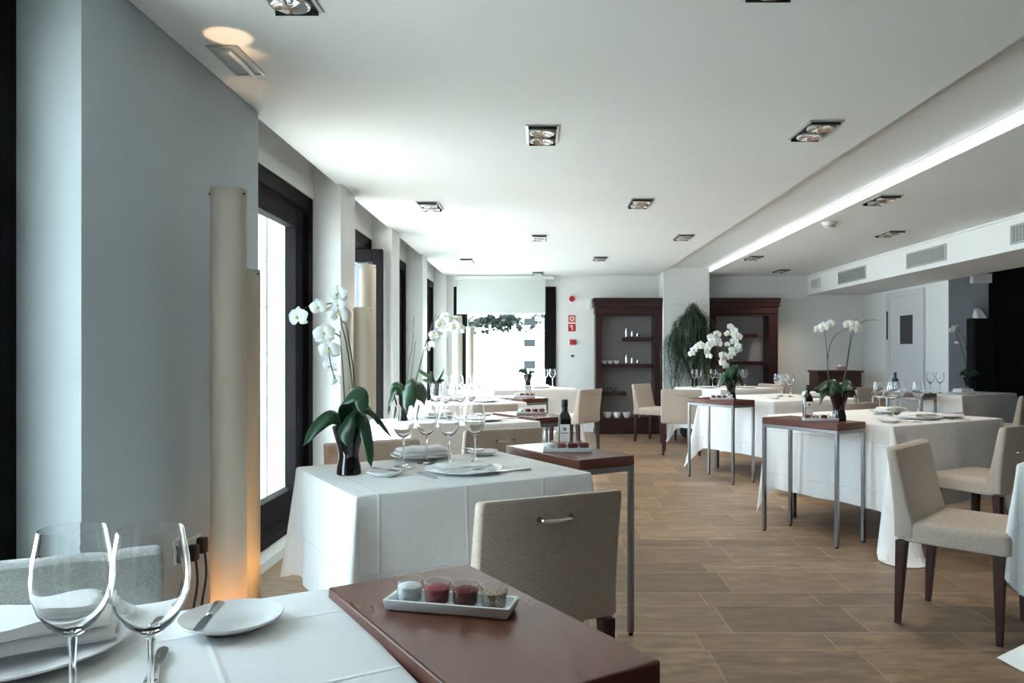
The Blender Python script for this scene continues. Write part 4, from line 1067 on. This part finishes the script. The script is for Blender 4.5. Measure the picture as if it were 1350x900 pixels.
# third table
S = sheet(.0050, 533, 556)
fl = [(584, 428), (594, 432), (604, 430), (576, 442), (586, 440), (598, 425, .10), (609, 434), (572, 454, .06), (566, 460, .05), (590, 418)]
orchid((-.895, 5.02, ZT), 1, 'white orchid with drooping leaves on the third window row table',
       [([S(536, 520), S(524, 512), S(515, 530), S(514, 548)], .05), ([S(540, 520), S(552, 512), S(562, 525), S(562, 540)], .06), ([S(540, 520, -.02), S(540, 505, -.06), S(545, 520, -.1), S(545, 545, -.12)], .055),
        ([S(538, 520), S(530, 508), S(520, 508), S(516, 520)], .02), ([S(540, 522), S(545, 508), S(548, 498)], .03)],
       [[S(538, 520), S(541, 480), S(546, 455), S(548, 417)], [S(541, 520), S(546, 485), S(550, 450)], [S(545, 520), S(556, 480), S(568, 440), S(577, 414)], [S(547, 520), S(557, 480), S(566, 445), S(582, 416), S(600, 420)]],
       [((f_[0] - 533) * .005, (556 - f_[1]) * .005, f_[2] if len(f_) > 2 else .085) for f_ in fl], seed=6)
# fourth table: small spiky plant, no flowers
S = sheet(.0071, 574, 530)
orchid((-.965, 7.15, ZT), 1, 'small dark spiky plant without flowers on the fourth window row table',
       [([S(573, 504), S(566, 497), S(557, 492), S(551, 487)], .022), ([S(573, 504), S(565, 503), S(556, 501)], .02), ([S(575, 504), S(581, 495), S(586, 486)], .025), ([S(575, 504, -.02), S(579, 498, -.03), S(584, 490, -.05)], .022), ([S(573, 504), S(570, 494), S(566, 490)], .02), ([S(575, 504), S(582, 502), S(586, 503)], .018)],
       [], [], seed=9, name='spiky_plant')
# end window
S = sheet(.0097, 696, 512)
orchid((-.13, 9.78, ZT), 1, 'little leafy plant in a dark vase against the bright end window',
       [([S(696, 494), S(692, 489), S(686, 488), S(683, 492)], .035), ([S(697, 494), S(699, 488), S(700, 487)], .03), ([S(698, 494), S(703, 489), S(707, 496)], .02), ([S(696, 494), S(694, 488), S(691, 486)], .025)],
       [], [], seed=10, name='leafy_plant')
# tall two stemmed orchid on side table C
S = sheet(.00492, 1110, 553)
fl = [(1084, 434, .07), (1089, 431, .075), (1094, 429, .06), (1098, 426, .055), (1120, 427, .065), (1124, 428, .05), (1130, 428, .075), (1135, 433, .075), (1130, 434, .06)]
orchid((1.945, 4.90, ZS), 1, 'tall orchid with two sparse arching stems on the reddish side table',
       [([S(1108, 517), S(1096, 505), S(1085, 512), S(1076, 512)], .03), ([S(1108, 517), S(1098, 512), S(1088, 520), S(1085, 533)], .022), ([S(1112, 517), S(1124, 505), S(1132, 518), S(1134, 534)], .04), ([S(1110, 517, -.03), S(1112, 506, -.08), S(1120, 512, -.12)], .04),
        ([S(1110, 516), S(1104, 505, .03), S(1098, 506, .06)], .04), ([S(1110, 517, -.02), S(1100, 510, -.05), S(1096, 520, -.08)], .03), ([S(1112, 516), S(1122, 508, .05), S(1128, 524, .06)], .035), ([S(1114, 516), S(1126, 510, .02), S(1136, 512, .02)], .02)],
       [[S(1103, 517), S(1096, 490), S(1094, 460), S(1091, 433)], [S(1100, 517), S(1095, 485), S(1097, 460), S(1104, 443), S(1119, 431)], [S(1114, 517), S(1120, 480), S(1125, 445), S(1129, 425), S(1134, 419)], [S(1118, 500), S(1124, 460), S(1130, 435), S(1142, 423), S(1160, 421)]],
       [((f_[0] - 1110) * .00492, (553 - f_[1]) * .00492, f_[2]) for f_ in fl], seed=12)
# bushy white orchid on side table D
S = sheet(.0073, 962, 523)
fl = [(911, 464, .075), (914, 459, .075), (919, 455), (923, 453), (931, 456), (934, 452), (937, 448), (941, 443), (944, 439), (945, 451), (930, 462, .07), (933, 467, .07), (939, 450), (944, 447), (936, 443),
      (961, 429, .07), (958, 438, .07), (966, 434), (968, 440), (972, 442), (966, 448), (970, 454, .075), (972, 459, .075), (962, 459, .07), (952, 466), (952, 476), (955, 480, .075), (960, 468), (965, 464, .07), (953, 471), (957, 452, .06)]
orchid((1.835, 7.20, ZS), 1, 'bushy orchid with many white blooms on the farther reddish side table',
       [([S(961, 500), S(955, 492), S(950, 498), S(946, 508)], .045), ([S(963, 500), S(970, 490), S(976, 498), S(978, 506)], .05), ([S(962, 500), S(962, 488), S(966, 478)], .045), ([S(962, 500, -.02), S(958, 488, -.06), S(957, 484, -.08)], .045), ([S(963, 500), S(968, 485), S(970, 478)], .035)],
       [[S(960, 502), S(956, 470), S(948, 445), S(936, 440), S(912, 460)], [S(961, 502), S(955, 470), S(946, 452), S(934, 452), S(932, 466)], [S(963, 502), S(958, 460), S(962, 430), S(968, 436), S(972, 458)], [S(963, 502), S(960, 470), S(955, 455), S(952, 465), S(955, 480)]],
       [((f_[0] - 962) * .0073, (523 - f_[1]) * .0073, f_[2] if len(f_) > 2 else .085) for f_ in fl], seed=14)
# far right
S = sheet(.00885, 1277, 516)
orchid((4.98, 8.76, ZT), 1, 'thin orchid with few blooms on the shaded table by the black wall',
       [([S(1277, 497), S(1270, 490), S(1265, 494)], .03), ([S(1278, 497), S(1285, 489), S(1290, 493)], .03), ([S(1278, 497), S(1274, 488), S(1270, 488)], .03)],
       [[S(1276, 497), S(1270, 468), S(1262, 442), S(1256, 434)], [S(1279, 497), S(1274, 462), S(1270, 444), S(1262, 432)]],
       [((1254 - 1277) * .00885, (516 - 435) * .00885, .075), ((1256 - 1277) * .00885, (516 - 431) * .00885, .06), ((1260 - 1277) * .00885, (516 - 451) * .00885, .05), ((1262 - 1277) * .00885, (516 - 429) * .00885, .05)], seed=16)
